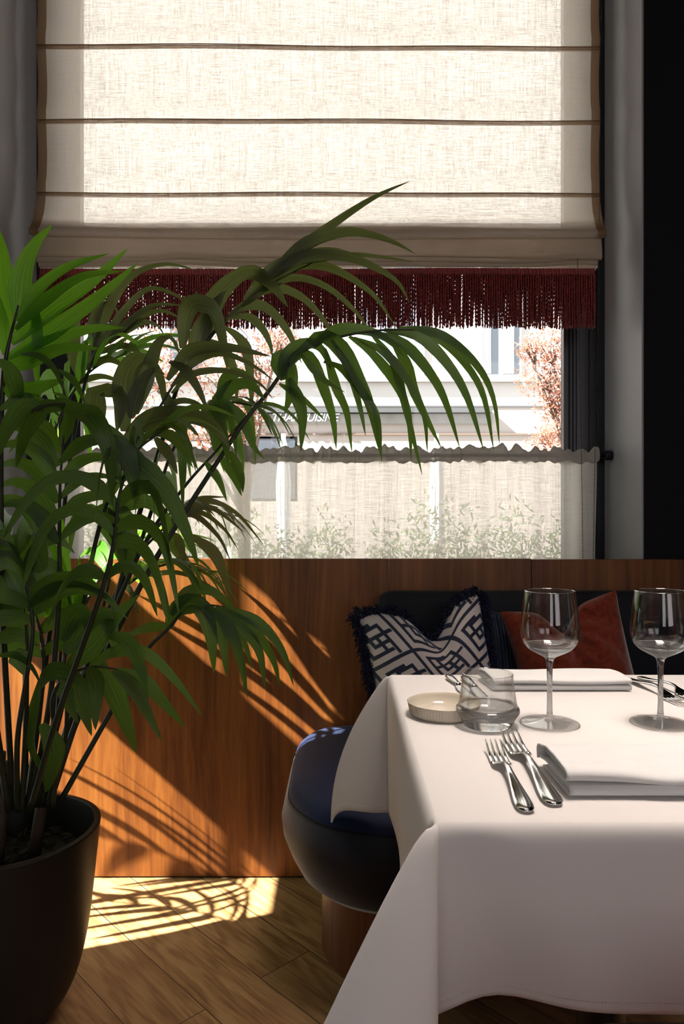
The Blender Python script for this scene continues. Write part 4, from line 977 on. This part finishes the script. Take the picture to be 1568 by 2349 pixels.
handfrond([(140,1835,1.55),(250,1640,1.60),(330,1500,1.66),(388,1440,1.68),(425,1398,1.68),(470,1388,1.68),(515,1392,1.68)], 1.68, [
 (40,(388,1440),(397,1408),(424,1386),(460,1390),(482,1448),(491,1545)), (28,(438,1390),(482,1404),(509,1466),(520,1554)), (26,(469,1390),(513,1421),(549,1502),(567,1600)), (18,(496,1408),(545,1453),(567,1493),(577,1535)),
 (24,(496,1390),(554,1439),(594,1493),(608,1582)), (22,(509,1395),(580,1444),(625,1511),(642,1577)), (22,(513,1392),(594,1430),(647,1493),(673,1573)), (28,(393,1412),(429,1363),(473,1353),(509,1372),(542,1402)), (20,(388,1438),(340,1440),(300,1455),(280,1468)) ], 'leaf', 29, spread=.06)
handfrond([(120,1850,1.42),(130,1710,1.40),(120,1610,1.38),(150,1555,1.37),(210,1530,1.37),(270,1535,1.37)], 1.37, [
 (36,(94,1575),(112,1546),(147,1541),(192,1569),(208,1602)), (30,(147,1556),(156,1604),(179,1660)), (32,(174,1550),(188,1613),(210,1688)), (40,(201,1532),(219,1569),(219,1675)), (40,(228,1532),(254,1569),(286,1649),(313,1728)),
 (30,(259,1538),(304,1573),(344,1645),(371,1700)), (30,(268,1536),(330,1564),(384,1622),(425,1669)), (26,(92,1560),(71,1694),(94,1761),(106,1816)), (40,(96,1660),(125,1716),(112,1796),(103,1818)) ], 'leaf', 30, spread=.05)
handfrond([(110,1850,1.44),(150,1690,1.42),(150,1560,1.40),(146,1480,1.40)], 1.41, [
 (48,(143,1470),(161,1421),(188,1404),(201,1421),(204,1460)), (50,(150,1498),(192,1439),(241,1410),(262,1420)), (44,(152,1536),(214,1479),(268,1412),(322,1362)), (34,(210,1414),(241,1410),(259,1457),(264,1506)), (30,(250,1459),(290,1469),(321,1529),(340,1604)), (26,(200,1540),(250,1500),(312,1492),(358,1515),(412,1573),(465,1644)) ], 'leaf_mid', 31, spread=.05)
handfrond([(95,1850,1.50),(130,1650,1.50),(138,1500,1.50),(140,1430,1.50)], 1.50, [
 (40,(139,1432),(144,1350),(129,1268),(95,1225)), (28,(118,1400),(98,1314),(88,1268)), (28,(147,1415),(148,1279),(143,1185)), (18,(178,1405),(183,1275)), (26,(120,1415),(67,1325),(-2,1262)), (36,(130,1420),(90,1380),(70,1320),(60,1260)), (30,(150,1420),(200,1340),(215,1260)) ], 'leaf_bright', 32, spread=.05)
handfrond([(50,1860,1.42),(60,1640,1.38),(62,1480,1.35),(55,1390,1.34)], 1.34, [
 (70,(52,1390),(22,1310),(-25,1250)), (60,(100,1310),(60,1255),(-5,1240)), (34,(-10,1468),(40,1458),(92,1482)), (40,(36,1490),(50,1520),(60,1552)), (14,(-5,1504),(36,1503),(72,1529),(98,1578)), (56,(50,1400),(0,1370),(-40,1360)), (44,(120,1250),(90,1190),(40,1150),(-10,1140)) ], 'leaf', 33, spread=.05)
handfrond([(105,1840,1.60),(205,1500,1.70),(300,1300,1.76),(372,1215,1.78),(420,1175,1.79)], 1.79, [
 (12,(385,1200),(450,1146),(522,1140)), (12,(395,1190),(470,1150),(540,1176),(603,1248)), (12,(400,1190),(480,1164),(562,1222)), (12,(380,1212),(450,1175),(510,1210),(547,1262)), (12,(385,1205),(440,1180),(500,1230),(530,1290)), (10,(300,1290),(402,1290),(482,1322),(538,1392)), (10,(312,1324),(402,1313),(469,1337),(511,1366)),
 (24,(438,1228),(491,1270),(518,1332),(532,1390)), (22,(384,1220),(411,1247),(423,1295)), (22,(350,1235),(400,1255),(440,1320),(452,1380)) ], 'leaf_dry', 34, spread=.06)
handfrond([(100,1845,1.52),(190,1560,1.56),(250,1330,1.58),(262,1180,1.58)], 1.58, [
 (56,(263,1145),(286,1234),(296,1338)), (44,(228,1158),(268,1234),(291,1318)), (30,(250,1180),(330,1150),(380,1190),(400,1260)), (26,(255,1200),(200,1170),(170,1200),(160,1270)), (26,(240,1160),(262,1110),(300,1090),(340,1110)) ], 'leaf', 35, spread=.05)
